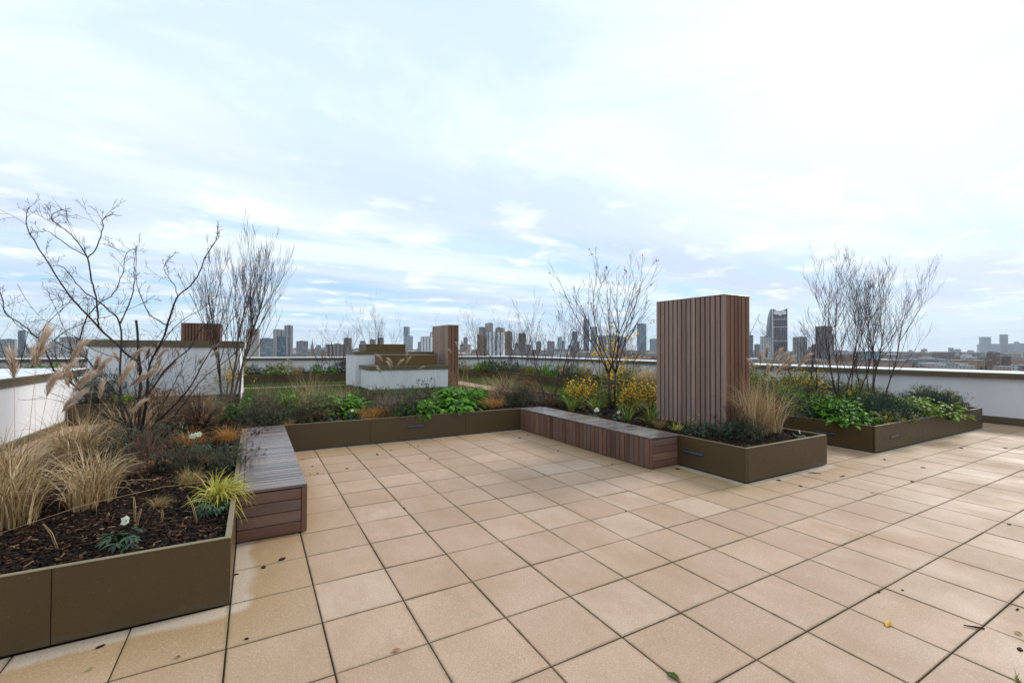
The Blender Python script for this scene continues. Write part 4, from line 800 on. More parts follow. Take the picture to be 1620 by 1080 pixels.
def bare_tree(loc, label, h, stems, spread, seed, group=None, mat='bark2', kids=(7, 5, 3), r=.018, trop=.10, lean=(0, 0), tilt=.22, buds=True, base=.04, rz=0, sprd=.55, fork=0.):
    q = random.Random(seed*101+9); root = empty('bare_tree', loc, label, 'tree', group, rz); mb = MB(); tw = MB(); ends = []
    for k in range(stems):
        a = 2*pi*k/stems+q.uniform(-.4, .4); b = V((cos(a)*base, sin(a)*base, -.03)); d = V((cos(a)*tilt*q.uniform(.5, 1.4)*spread+lean[0], sin(a)*tilt*q.uniform(.5, 1.4)*spread+lean[1], 1)).normalized()
        if fork > 0:
            e = b+d*fork; mb.tube([b, b.lerp(e, .5)+V((q.gauss(0, .01), q.gauss(0, .01), 0)), e], [r*1.2, r*1.1, r], 7)
            for j in range(4):
                a2 = a+j*pi/2+q.uniform(-.3, .3); d2 = V((cos(a2)*.42+lean[0], sin(a2)*.42+lean[1], 1)).normalized(); grow(mb, q, e, d2, (h-fork)*q.uniform(.75, 1.), r*.7, 0, tw, trop*.5, sprd, ends, kids, .09)
        else: grow(mb, q, b, d, h*q.uniform(.82, 1.02), r, 0, tw, trop, sprd, ends, kids, .07, 10)
    mb.build('trunk', M[mat], root, True); tw.build('branches', M['bark2' if mat == 'bark3' else mat], root)
    if buds:
        bm = MB()
        for e in ends:
            if q.random() < .5: bm.leaf2(e, V((q.gauss(0, .4), q.gauss(0, .4), 1)), V((q.gauss(0, 1), 1, 0)), .018, .006, q.random())
        bm.build('buds', M['rust'], root)
    return root, ends
def hellebore(loc, label, seed, flowers=2, r=.12, group=None):
    q = random.Random(seed*7+1); root = empty('hellebore', loc, label, 'flower', group); mb = MB(); st = MB()
    for k in range(16):
        a = q.uniform(0, 2*pi); e = q.uniform(.2, 1.0); d = V((cos(a)*cos(e), sin(a)*cos(e), sin(e))); s = d*r*q.uniform(.5, 1.); st.tube([(0, 0, -.01), tuple(s*.6+V((0, 0, .015))), tuple(s)], [.0022, .0018, .0014], 3)
        for j in range(5):
            b = a+(j-2)*.55; mb.leaf(s, V((cos(b), sin(b), q.uniform(-.3, .15))), V((0, 0, 1)), r*q.uniform(.4, .62), r*.17, q.random(), .35, .35)
    mb.build('leaves', M['deep'], root); 
    for k in range(flowers):
        a = q.uniform(0, 2*pi); c = V((cos(a)*r*.3, sin(a)*r*.3, r*q.uniform(1.0, 1.35))); st.tube([(0, 0, 0), tuple(c*.6), tuple(c)], [.0025, .002, .002], 4)
        fm = MB(); f = V((q.gauss(0, .5)-.2, -1, q.uniform(.2, .8))).normalized()
        for j in range(5):
            o = Matrix.Rotation(j*2*pi/5, 3, f) @ f.orthogonal().normalized(); fm.leaf(c, (o+f*.35), f, .036, .036, q.random(), -.25, -.2)
        fo = fm.build('flower', M['petal'], root, True); sm = MB()
        for j in range(10): sm.tube([tuple(c), tuple(c+(f+V((q.gauss(0, .4), q.gauss(0, .4), q.gauss(0, .4))))*.012)], [.0008, .0014], 3)
        sm.build('stamens', M['stamen'], fo)
    st.build('stalks', M['bright'], root); return root
def seedheads(loc, label, seed, n, h, lean, spread, group=None, size=.012, rz=0):
    q = random.Random(seed); root = empty('dead_perennial', loc, label, 'perennial', group, rz); st = MB(); hd = MB()
    for k in range(n):
        a = q.uniform(0, 2*pi); top = V((cos(a)*spread*q.random()+lean[0], sin(a)*spread*q.random()+lean[1], h*q.uniform(.55, 1.1))); b = V((q.gauss(0, .03), q.gauss(0, .03), -.02)); m = b.lerp(top, .55)+V((0, 0, .03))
        st.tube([b, m, top], [.0022, .0016, .001], 3)
        for j in range(q.choice((2, 3, 4))):
            e = top.lerp(m, q.uniform(0, .6))+V((q.gauss(0, .03), q.gauss(0, .03), q.uniform(0, .04))); st.tube([top.lerp(m, .5), e], [.001, .0008], 3); s = size*q.uniform(.5, 1.1)
            for _ in range(5): hd.leaf2(e, V((q.gauss(0, 1), q.gauss(0, 1), q.gauss(0, 1))), V((q.gauss(0, 1), q.gauss(0, 1), 1)), s*1.3, s, q.random())
    st.build('stems', M['twig'], root); hd.build('seed_heads', M['deadhead'], root); return root
# ================================================================ near left planter
root = empty('bare_tree', (-1.237, 4.848, .36), 'big dark multi stemmed bare tree with twisting branches in the left planter', 'tree')
tm, tw, q = MB(), MB(), random.Random(42); ends = []
OFF = V((-1.237, 4.848, .36))
def smooth(pts):
    out = []
    for i in range(len(pts)-1):
        p0, p1, p2, p3 = pts[max(i-1, 0)], pts[i], pts[i+1], pts[min(i+2, len(pts)-1)]
        for k in range(4):
            t = k/4; out.append(tuple(.5*((2*p1[j])+(-p0[j]+p2[j])*t+(2*p0[j]-5*p1[j]+4*p2[j]-p3[j])*t*t+(-p0[j]+3*p1[j]-3*p2[j]+p3[j])*t**3) for j in range(4)))
    out.append(pts[-1]); return out
for li, l in enumerate(TREE1):
    pts = smooth(l); P = [V(p[:3])-OFF+V((q.gauss(0, .004), q.gauss(0, .004), q.gauss(0, .004))) for p in pts]; rr = [max(.003, p[3]*.95)*(1+q.gauss(0, .05)) for p in pts]
    (tm if l[0][3] > .0145 else tw).tube(P, rr, 7 if l[0][3] > .01 else 5, q.random())
    if li == 0: continue
    big = l[0][3] > .008
    for i in range(5, len(P)-1):
        if q.random() < (.55 if big else .6):
            ax = (P[i+1]-P[i]).normalized(); o = Matrix.Rotation(q.uniform(0, 2*pi), 3, ax) @ ax.orthogonal().normalized(); d = (ax*.75+o*.8+V((0, 0, .15))).normalized()
            grow(tw, q, P[i], d, q.choice((.08, .14, .22, .32, .5))*min(1., .35+rr[i]*90), max(.0026, rr[i]*.36), 1, tw, .02, .75, ends, (0, 3, 1), .16, 5)
    for i in range(3, len(P)-1, 1):      # short spurs
        if q.random() < .45:
            ax = (P[i+1]-P[i]).normalized(); o = Matrix.Rotation(q.uniform(0, 2*pi), 3, ax) @ ax.orthogonal().normalized(); e = P[i]+(ax*.4+o)*q.uniform(.012, .035); tw.tube([P[i], e], [.0016, .001], 3)
for k in range(26):
    a = q.uniform(0, 2*pi); grow(tw, q, V((q.gauss(0, .05), q.gauss(0, .05), 0)), V((cos(a)*q.uniform(.4, 1.1), sin(a)*.6, 1)).normalized(), q.uniform(.7, 1.7), q.uniform(.004, .008), 1, tw, .03, .6, ends, (0, 4, 2), .1, 8)
tm.build('trunk', M['bark'], root, True); tw.build('branches', M['bark'], root)
bm = MB(); [bm.leaf2(e, V((q.gauss(0, 1), q.gauss(0, 1), .5)), V((0, 0, 1)), .014, .006, q.random()) for e in ends if q.random() < .6]; bm.build('buds', M['deadhead'], root)
g = 'straw grasses with feathery plumes in the left planter'
grass('plumed_grass', (-1.36, 1.62, SZ), 'nearest clump of pale straw grass at the far left edge of the left planter', 'straw', 480, .66, .11, .28, 1.1, .0046, seed=1, plumes=((0, 0, -.04, .05, 1.05, .27), (.02, .03, .06, .1, 1.15, .34), (.05, 0, .12, .1, .92, .25), (-.05, 0, .2, .1, .8, .22), (.03, .02, .26, .12, .95, .2)), clumps=3)
grass('plumed_grass', (-1.02, 2.0, SZ), 'straw grass clump standing second from the left in the left planter', 'straw', 420, .56, .09, .28, 1.1, .0044, seed=2, plumes=((0, 0, .0, .1, .85, .2), (0, .02, .12, .1, .95, .24), (.03, 0, .2, .1, .7, .18)), clumps=3)
grass('plumed_grass', (-1.6, 2.75, SZ), 'straw grass clump in the left planter beside the left hand path', 'straw', 400, .68, .13, .26, 1.05, .0048, seed=3, plumes=((0, 0, -.05, .1, 1.1, .24), (0, 0, .12, .2, 1.0, .22), (0, 0, .25, .15, .9, .2), (.05, 0, .2, .1, 1.15, .26)), clumps=3)
grass('plumed_grass', (-1.55, 3.7, SZ), 'straw grass clump with many plumes left of the big bare tree', 'straw', 400, .68, .13, .26, 1.05, .0048, seed=4, plumes=tuple((q.gauss(0, .05), q.gauss(0, .05), q.uniform(-.15, .5), q.uniform(-.2, .3), q.uniform(.8, 1.15), q.uniform(.18, .27)) for _ in range(8)), clumps=3)
grass('plumed_grass', (-1.45, 5.6, SZ), 'straw grass behind the trunk of the big bare tree', 'straw', 380, .75, .2, .4, 1.3, .004, seed=5, plumes=tuple((q.gauss(0, .08), q.gauss(0, .08), q.uniform(-.2, .6), q.uniform(-.2, .3), q.uniform(.8, 1.2), q.uniform(.18, .28)) for _ in range(10)), clumps=4)
grass('plumed_grass', (-.85, 6.6, SZ), 'brown faded grass right behind the big bare tree', 'straw_grey', 700, .85, .25, .35, 1.2, .003, seed=6, clumps=4, plumes=tuple((q.gauss(0, .1), q.gauss(0, .1), q.uniform(-.3, .4), q.uniform(-.2, .3), q.uniform(.9, 1.25), .18) for _ in range(4)))
grass('sedge', (-.55, 1.62, SZ), 'small tan sedge tuft in the bark near the front of the left planter', 'tan_sedge', 210, .2, .025, .75, 1.5, .0016, lean=(.3, .1), seed=7)
grass('sedge', (-.40, 2.22, SZ), 'larger tan sedge tuft blown to the right behind the small tuft', 'tan_sedge', 330, .3, .04, .75, 1.6, .0018, lean=(.6, .3), seed=8)
grass('golden_sedge', (-.13, 1.52, SZ), 'bright yellow green sedge spilling over the corner of the left bench', 'yellow_sedge', 300, .37, .045, .7, 1.75, .0062, lean=(.8, .15), seed=9)
grass('sedge', (-.6, 4.2, SZ), 'orange tan sedge clump at the right foot of the big bare tree', 'orange_sedge', 380, .36, .06, .6, 1.6, .0022, lean=(.2, 0), seed=10)
grass('sedge', (-.16, 4.35, SZ), 'orange brown sedge against the far end of the left bench', 'orange_sedge', 420, .34, .07, .6, 1.6, .0024, lean=(.1, 0), seed=11)
grass('sedge', (-.32, 3.1, SZ), 'thin brown sedge halfway along the left bench', 'tan_sedge', 260, .26, .04, .8, 1.6, .0018, lean=(.4, .1), seed=12)
hellebore((-.62, .84, SZ), 'white flowered hellebore nearest the front edge of the left planter', 1, 1, .13)
hellebore((-.52, 4.0, SZ), 'hellebore with a cluster of white flowers below the big bare tree', 2, 5, .15)
hellebore((-.14, 1.3, SZ), 'flowerless dark hellebore at the bench corner of the left planter', 3, 0, .12)
hellebore((-.12, 3.75, SZ), 'small green hellebore beside the left bench', 4, 0, .12)
shrub('low_shrub', (-.95, 3.55, SZ), 'wiry brown shrub with tiny leaves in front of the big bare tree', 'purple', .38, .5, 3200, .018, .008, 21, stems=60, fine=True, up=1.)
shrub('low_shrub', (-.52, 3.15, SZ), 'dark grey green small leaved shrub in the middle of the left planter', 'grey', .4, .3, 5000, .02, .009, 22, stems=40, fine=True, up=.9)
shrub('low_shrub', (-.62, 5.9, SZ), 'tall rusty brown perennial mass at the right behind the big bare tree', 'rust', .42, .85, 2600, .024, .01, 164, stems=90, fine=True, up=1.2)
shrub('low_shrub', (-1.3, 6.9, SZ), 'brown twiggy bush behind the big bare tree near the back rim', 'rust', .5, .7, 2200, .028, .011, 165, stems=80, fine=True, up=1.2)
shrub('low_shrub', (-.85, 3.05, SZ), 'thin rusty twigs standing in front of the big bare tree', 'rust', .26, .55, 700, .014, .006, 166, stems=70, fine=True, up=1.4)
shrub('low_shrub', (-.22, 2.75, SZ), 'low dark shrub beside the middle of the left bench', 'grey', .3, .27, 3200, .02, .009, 23, stems=30, fine=True, up=.9)
shrub('low_shrub', (-1.2, 4.3, SZ), 'dark green low shrub around the stems of the big bare tree', 'deep', .42, .36, 3800, .024, .011, 24, stems=30, fine=True)
shrub('low_shrub', (-1.0, 2.75, SZ), 'rusty thin stemmed shrub between the straw grasses and the tan sedge', 'rust', .32, .28, 900, .018, .007, 25, stems=60, fine=True, up=1.)
shrub('low_shrub', (-1.7, .98, SZ), 'low dark green leaves at the far left front of the planter', 'deep', .25, .14, 900, .03, .014, 26, stems=10)
seedheads((-.12, 3.35, SZ), 'dark dried seed heads leaning over the far end of the left bench', 5, 16, .32, (.30, .45), .34, size=.018)
for i, (x, y, ax, ay, l) in enumerate(((-.95, .95, -.08, .02, .17), (-.62, 1.22, -.02, .06, .19), (-.6, 1.12, .03, 0, .14), (-.24, 1.12, -.07, .07, .17), (-.46, 1.18, .0, .01, .09))):
    mb = MB(); [mb.tube([(k*.006, 0, -.02), (ax*.5+k*.01, ay*.5, l*.6), (ax+k*.006, ay, l)], [.0032, .0026, .0016], 5, .6) for k in range(2)]
    tag(mb.build('cut_stem', M['straw'], loc=(x, y, SZ+.012), smooth=True), ('cut dry stem at the front left of the bark', 'tallest cut dry stem in the bark behind the white hellebore', 'short cut stem beside the tallest one', 'leaning cut stem near the bench corner', 'tiny cut stem in the middle of the bark')[i], 'stem', 'cut dry stems in the bark')
mb = MB(); mb.tube([(-.62, -.22, .02), (-.2, -.02, .10), (.25, .12, .13), (.62, .22, .11)], [.0026, .0022, .0018, .001], 5, .7); tag(mb.build('fallen_stalk', M['straw'], loc=(-.78, 1.6, SZ+.01), smooth=True), 'long pale grass stalk fallen across the bark of the left planter', 'stalk')
# ================================================================ back arm of the planter
bare_tree((-.28, 7.35, SZ), 'tall upright bare tree of many fine stems behind the left bench', 3.3, 4, .6, 3, mat='bark3', kids=(15, 5, 3), r=.026, trop=.12, lean=(.04, 0), tilt=.13, base=.1, sprd=.42)
bare_tree((6.55, 6.4, SZ), 'slender bare shrub leaning right behind the far end of the right bench', 2.3, 6, 1.4, 5, kids=(6, 4, 2), r=.013, trop=.07, lean=(.06, 0), tilt=.3, base=.08)
shrub('low_shrub', (.1, 5.75, SZ), 'wide dark grey green shrub behind the left bench', 'grey', .62, .5, 9000, .026, .010, 31, stems=40, fine=True, up=.8)
shrub('low_shrub', (.95, 5.95, SZ), 'dark brown purple shrub right of the wide grey green one', 'purple', .5, .5, 5200, .028, .011, 32, stems=40, fine=True, up=.8)
rosette('perennial', (-.2, 6.9, SZ), 'mid green leafy perennial beside the trunks of the upright tree', 'bright', .3, .4, 90, .16, .06, 33, crowns=4)
grass('strap_leaf_plant', (.75, 6.9, SZ), 'green and orange strap leaved plant left of the bright leafy clump', 'iris', 90, .62, .1, .35, .8, .009, seed=34, cat='perennial')
grass('strap_leaf_plant', (1.35, 7.2, SZ), 'green strap leaved plant just behind the bright leafy clump', 'iris', 90, .5, .12, .5, 1.1, .009, seed=35, cat='perennial')
rosette('leafy_perennial', (1.55, 6.45, SZ), 'bright green leafy clump left of centre in the back planter', 'bright', .5, .46, 240, .2, .085, 36, crowns=9)
rosette('leafy_perennial', (1.62, 5.95, SZ), 'darker leafy clump in front of the bright green one', 'bright', .25, .2, 60, .12, .05, 37, crowns=4)
hellebore((1.72, 5.62, SZ), 'hellebore with one white flower near the rim of the back planter', 6, 1, .13)
hellebore((1.35, 5.45, SZ), 'low hellebore leaves close to the rim of the back planter', 7, 0, .12)
hellebore((1.05, 5.42, SZ), 'second low hellebore at the rim beside the left bench end', 8, 0, .1)
grass('sedge', (2.15, 5.85, SZ), 'orange sedge mound between the bright leafy clump and the pink brown grass', 'orange_sedge', 1100, .34, .2, .7, 1.7, .0026, seed=38, clumps=5)
grass('sedge', (.62, 5.32, SZ), 'small rusty sedge tuft near the back corner of the left bench', 'orange_sedge', 160, .2, .04, .7, 1.5, .002, seed=39)
q = random.Random(8)
grass('plumed_grass', (2.62, 6.35, SZ), 'pinkish brown grass with tall cream plumes in front of the low white block', 'straw_grey', 800, .5, .3, .5, 1.3, .0026, seed=40, clumps=5, plumes=tuple((q.gauss(0, .14), q.gauss(0, .1), q.uniform(-.35, .6), q.uniform(-.2, .2), q.uniform(.8, 1.15), q.uniform(.16, .24)) for _ in range(9)))
grass('tall_dry_grass', (1.15, 8.0, SZ), 'sparse tall dry grass fan in front of the lawn', 'straw', 170, 1.0, .25, .3, .7, .0026, seed=41, clumps=3, plumes=((0, 0, .1, 0, 1.15, .2), (.1, 0, .3, 0, 1.1, .2), (0, 0, -.3, 0, .95, .15)))
grass('tall_dry_grass', (2.0, 8.05, SZ), 'loose dry grass tuft left of the white roof blocks', 'straw', 150, .8, .2, .4, 1.0, .0026, seed=42, clumps=3)
grass('tall_dry_grass', (.35, 7.9, SZ), 'dry upright grass right of the upright bare tree', 'straw_grey', 160, .9, .15, .3, .7, .0026, seed=43)
shrub('low_shrub', (2.55, 5.6, SZ), 'dark fine leaved shrub below the plumed grass at the centre', 'grey', .5, .45, 7000, .026, .010, 44, stems=30, fine=True, up=.8)
seedheads((3.25, 6.2, SZ), 'wiry dark seed heads in front of the low white block', 45, 26, .62, (.1, 0), .55, size=.022)
shrub('low_shrub', (3.35, 6.6, SZ), 'purple brown shrub behind the wiry seed heads', 'purple', .5, .5, 3600, .028, .011, 46, stems=40, fine=True, up=1.)
rosette('leafy_perennial', (2.95, 5.5, SZ), 'glossy green broad leaved clump nearest the rim at the centre', 'bright', .34, .32, 170, .21, .08, 47, crowns=7)
rosette('leafy_perennial', (3.6, 5.6, SZ), 'glossy green broad leaved clump second along the rim', 'bright', .38, .34, 200, .21, .08, 48, crowns=8)
rosette('leafy_perennial', (4.15, 6.4, SZ), 'glossy green broad leaved mound at the back behind the rim clumps', 'bright', .5, .5, 300, .22, .085, 49, crowns=10)
rosette('leafy_perennial', (4.75, 7.3, SZ), 'glossy green mound nearest the stone path behind the planter', 'bright', .4, .38, 150, .2, .075, 50, crowns=7)
grass('sedge', (4.75, 6.0, SZ), 'orange sedge mound right of the glossy green clumps', 'orange_sedge', 1000, .34, .16, .7, 1.7, .0026, seed=51, clumps=4)
shrub('low_shrub', (5.45, 6.1, SZ), 'dark blue green shrub behind the far end of the right bench', 'grey', .55, .52, 8000, .026, .010, 52, stems=30, fine=True, up=.8)
shrub('low_shrub', (5.75, 6.8, SZ), 'rust brown seedy perennial mass behind the blue green shrub', 'rust', .6, .62, 4200, .026, .011, 53, stems=90, fine=True, up=1.2)
grass('tall_dry_grass', (5.9, 7.7, SZ), 'arching straw grass in front of the side lawn', 'straw', 420, 1.0, .25, .5, 1.5, .0028, seed=54, clumps=4)
grass('tall_dry_grass', (4.9, 8.0, SZ), 'tall dry stems with plumes left of the leaning bare shrub', 'straw', 120, .95, .2, .3, .8, .0028, seed=55, clumps=2, plumes=tuple((q.gauss(0, .1), q.gauss(0, .05), q.uniform(-.3, .4), 0, q.uniform(1.0, 1.4), .2) for _ in range(7)))
shrub('low_shrub', (2.4, 7.5, SZ), 'purple brown bushy shrub at the lawn edge behind the plumed grass', 'purple', .55, .5, 3600, .03, .012, 57, stems=50, fine=True, up=1.)
shrub('low_shrub', (3.3, 7.8, SZ), 'dark green shrub at the lawn edge before the low white block', 'deep', .5, .36, 3000, .035, .015, 58, stems=20, fine=True)
shrub('low_shrub', (.3, 6.7, SZ), 'dark purple thicket right of the upright bare tree', 'purple', .5, .45, 3600, .03, .012, 59, stems=50, fine=True, up=1.)
shrub('low_shrub', (1.6, 7.7, SZ), 'deep green low shrub at the lawn edge behind the bright leafy clump', 'deep', .5, .3, 2600, .035, .015, 60, stems=10, fine=True)
shrub('low_shrub', (6.6, 7.4, SZ), 'tangled rust brown shrub at the far right corner of the back planter', 'rust', .6, .6, 3000, .03, .012, 159, stems=60, fine=True, up=1.)
shrub('low_shrub', (5.9, 5.6, SZ), 'dark undergrowth behind the far end of the right bench', 'purple', .45, .3, 2600, .028, .012, 160, stems=30, fine=True)
shrub('low_shrub', (7.12, 4.75, SZ), 'yellow green bush between the forked tree and the big timber box', 'olive', .32, .6, 2600, .04, .018, 162, stems=30)
shrub('low_shrub', (6.6, 5.6, SZ), 'green bush behind the forked tree at the planter back edge', 'bright', .4, .42, 1500, .05, .022, 163, stems=20)
shrub('low_shrub', (7.0, 5.9, SZ), 'olive green bush behind the golden low shrub', 'olive', .5, .55, 2600, .035, .015, 161, stems=30)
rd = shrub('low_shrub', (.9, 9.5, 0), 'rounded dark green hummock shrub on the near lawn', 'deep', .9, .55, 5000, .03, .012, 56, stems=10, fine=True)
rd.location = (3.2, 9.6, 0)
# ================================================================ right arm of the planter
t3, e3 = bare_tree((6.95, 4.55, SZ), 'tall forked bare tree left of the big timber box', 3.3, 2, 1.0, 15, mat='bark2', kids=(6, 4, 1), r=.024, trop=.10, tilt=.05, base=.05, sprd=.42, fork=.8)
lm = MB(); q = random.Random(5)
for e in e3:
    if q.random() < .10:
        for _ in range(2): lm.leaf(e, rdir(q, -1, .3), V((0, 0, 1)), .045, .025, q.random(), .3, .4)
lm.build('last_leaves', M['rust'], t3)
def yellow(loc, label, r, h, n, seed, mat='gold', L=.062, stems=16):
    q = random.Random(seed); root = empty('yellow_leaved_shrub', loc, label, 'shrub'); st = MB(); mb = MB(); ends = []
    for k in range(stems):
        a = q.uniform(0, 2*pi); d = V((cos(a)*.38, sin(a)*.38, 1)).normalized(); grow(st, q, V((q.gauss(0, .03), q.gauss(0, .03), -.02)), d, h*q.uniform(.6, 1.05), .006, 0, st, .03, .7, ends, (4, 2), .12, 6)
    ends = [e for e in ends if q.random() < .45] or ends; n = int(n*.6)
    for _ in range(n):
        e = q.choice(ends)+V((q.gauss(0, .05), q.gauss(0, .05), q.gauss(0, .06))); 
        if q.random() < .25: e = e*q.uniform(.5, 1.)
        mb.leaf(e, rdir(q, -.7, .5), V((q.gauss(0, .4), q.gauss(0, .4), 1)), L*q.uniform(.6, 1.2), L*.6, q.random(), .3, .3)
    st.build('stems', M['twig'], root); mb.build('leaves', M[mat], root); return root
yellow((6.55, 5.05, SZ), 'golden leaved low shrub right behind the right bench', .4, .62, 800, 61)
yellow((6.98, 4.05, SZ), 'golden leaved shrub left of the big timber box at its foot', .4, .58, 700, 62)
yellow((7.18, 3.55, SZ), 'second golden shrub tight against the big timber box', .3, .65, 520, 63)
yellow((8.6, 5.9, 0), 'tall amber leaved sapling beside the top left of the big timber box', .6, 2.0, 900, 64, L=.075, stems=7)
shrub('low_shrub', (6.35, 4.7, SZ), 'green undergrowth below the golden shrub behind the bench', 'olive', .3, .3, 900, .035, .018, 65)
shrub('low_shrub', (7.05, 3.75, SZ), 'olive undergrowth left of the big timber box', 'olive', .32, .32, 1100, .035, .018, 66)
for i, (x, y, h, n, lb) in enumerate(((5.88, 4.6, .5, 60, 'strap leaved tuft with orange tips behind the middle of the right bench'), (6.25, 4.25, .52, 75, 'arching green strap leaved plant left of the forked tree'), (6.0, 3.1, .46, 60, 'green strap leaved tuft right of the small white flowers'), (6.12, 2.65, .52, 70, 'yellow tipped strap leaved tuft near the big timber box'), (6.0, 2.0, .2, 40, 'little golden strap leaved tuft at the foot of the big timber box'))):
    grass('strap_leaf_plant', (x, y, SZ), lb, 'iris' if i < 4 else 'yellow_sedge', n, h, .06, .4, 1.0, .0065, seed=70+i, cat='perennial')
grass('sedge', (5.95, 2.3, SZ), 'tan grass tuft beside the near corner of the right bench', 'tan_sedge', 160, .3, .06, .5, 1.3, .0022, seed=76)
hellebore((5.82, 3.75, SZ), 'hellebore with white flowers behind the middle of the right bench', 77, 3, .12)
hellebore((5.98, 3.35, SZ), 'hellebore with pale flowers just right of the first behind the bench', 78, 2, .12)
hellebore((7.1, .72, SZ), 'single white hellebore in the right front corner of the planter', 79, 1, .09)
shrub('low_shrub', (6.15, 1.55, SZ), 'low dark shrub at the left front foot of the big timber box', 'deep', .36, .26, 3600, .026, .011, 80, stems=20, fine=True)
shrub('low_shrub', (6.5, 1.15, SZ), 'dark grey green shrub in front of the big timber box', 'grey', .36, .28, 4200, .024, .009, 81, stems=30, fine=True, up=.8)
yellow((6.2, 1.75, SZ), 'tiny golden leaved sprig in front of the big timber box', .15, .26, 70, 82, L=.03, stems=5)
seedheads((6.4, 1.3, SZ), 'thin dark seed heads in front of the big timber box boards', 83, 22, .46, (0, .1), .4, size=.013)
q = random.Random(18)
grass('plumed_grass', (7.05, 1.28, SZ), 'tall straw plumed grass at the right of the big timber box', 'straw', 620, 1.02, .17, .26, .9, .0036, seed=84, clumps=4, plumes=tuple((q.gauss(0, .07), q.gauss(0, .07), q.uniform(.0, .75), q.uniform(-.3, .1), q.uniform(.85, 1.2), q.uniform(.2, .28)) for _ in range(14)))
grass('arching_grass', (7.3, 1.6, SZ), 'arching grey grass leaning right behind the straw plumed one', 'straw_grey', 300, .75, .08, .7, 1.4, .0024, lean=(.7, .2), seed=85)
# ================================================================ free standing right planter
q = random.Random(9)
bare_tree((10.6, 2.3, SZ), 'leftmost bare tree of the right planter leaning to the left', 1.9, 3, 1.8, 22, kids=(6, 4, 2), r=.018, trop=.05, lean=(-.1, .1), tilt=.35, base=.08, mat='bark2')
bare_tree((11.35, 2.0, SZ), 'largest bare tree of the right planter with many dark stems', 2.8, 6, 1.0, 23, kids=(10, 5, 2), r=.016, trop=.09, tilt=.22, base=.12, mat='bark2')
bare_tree((12.15, 1.8, SZ), 'bare tree furthest right with stems reaching over the parapet', 2.8, 5, 1.1, 24, kids=(10, 5, 2), r=.015, trop=.09, lean=(.0, 0), tilt=.22, base=.1, mat='bark2')
C = [('rosette', 9.55, 1.35, 'bright green leafy clump at the left front of the right planter', 'bright', .52, .52, 520), ('rosette', 9.3, .95, 'dark glossy low leaves spilling over the left front corner of the right planter', 'bright', .38, .22, 200), ('rosette', 11.45, .98, 'yellow green leafy clump between the two dark junipers', 'lime', .55, .5, 520), ('rosette', 10.55, 1.5, 'green leaves just behind the front juniper', 'bright', .5, .5, 240)]
for i, (k, x, y, lb, mt, r, h, n) in enumerate(C): rosette('leafy_perennial', (x, y, SZ), lb, mt, r, h, int(n*1.5), .105, .042, 90+i, crowns=10)
conifer('juniper', (10.4, .92, SZ), 'dark spreading juniper at the front of the right planter', .6, .46, 3200, 95)
conifer('juniper', (9.5, 2.3, SZ), 'dark juniper at the left rear of the right planter', .7, .6, 3000, 96)
conifer('juniper', (12.5, .95, SZ), 'dark juniper further along the front edge of the right planter', .65, .52, 3200, 97)
conifer('juniper', (12.2, 2.1, SZ), 'dark juniper below the bare trees of the right planter', .75, .68, 2800, 98)
shrub('low_shrub', (9.9, .78, SZ), 'brown green low shrub in the near corner of the right planter', 'olive', .42, .2, 2400, .032, .016, 99, stems=20)
shrub('low_shrub', (13.4, .95, SZ), 'reddish green shrub at the far right end of the right planter', 'olive', .42, .5, 2400, .045, .02, 100, stems=24)
shrub('low_shrub', (13.4, 1.0, SZ), 'rust tinged twigs at the far right end of the right planter', 'rust', .42, .45, 500, .035, .015, 101, stems=24)
shrub('low_shrub', (9.3, 2.9, SZ), 'tall green bushy plant right beside the big timber box', 'olive', .5, .95, 5000, .045, .018, 102, stems=30)
shrub('low_shrub', (9.95, 3.2, SZ), 'green shrub with yellow tips at the back of the right planter', 'olive', .6, .95, 5200, .045, .018, 103, stems=30)
shrub('low_shrub', (10.4, 2.55, SZ), 'olive bush beside the leftmost bare tree of the right planter', 'olive', .55, .85, 4600, .045, .018, 167, stems=30)
shrub('low_shrub', (11.6, 3.25, SZ), 'olive bush behind the largest bare tree of the right planter', 'olive', .6, .85, 4600, .045, .018, 168, stems=30)
shrub('low_shrub', (12.7, 3.1, SZ), 'deep green bush behind the furthest right bare tree', 'deep', .65, .8, 4200, .045, .02, 169, stems=30)
shrub('low_shrub', (9.15, 2.2, SZ), 'light green bush behind the tall straw grass', 'bright', .36, .7, 2200, .045, .018, 170, stems=30)
yellow((10.6, 3.1, SZ), 'golden shrub at the back of the right planter', .5, .9, 700, 104, L=.06)
yellow((11.3, 2.7, SZ), 'golden shrub beside the bare tree stems in the right planter', .5, .8, 600, 105, L=.06)
shrub('low_shrub', (11.0, 1.9, SZ), 'mid green mixed shrub in the middle of the right planter', 'olive', .7, .62, 4000, .045, .018, 106, stems=30)
shrub('low_shrub', (13.0, 2.4, SZ), 'olive brown shrub behind the far right juniper', 'olive', .7, .7, 4000, .045, .018, 107, stems=30)
grass('tall_dry_grass', (9.2, 1.9, SZ), 'faded arching grass at the left edge of the right planter', 'straw_grey', 380, .6, .15, .6, 1.4, .0026, seed=108, clumps=3)
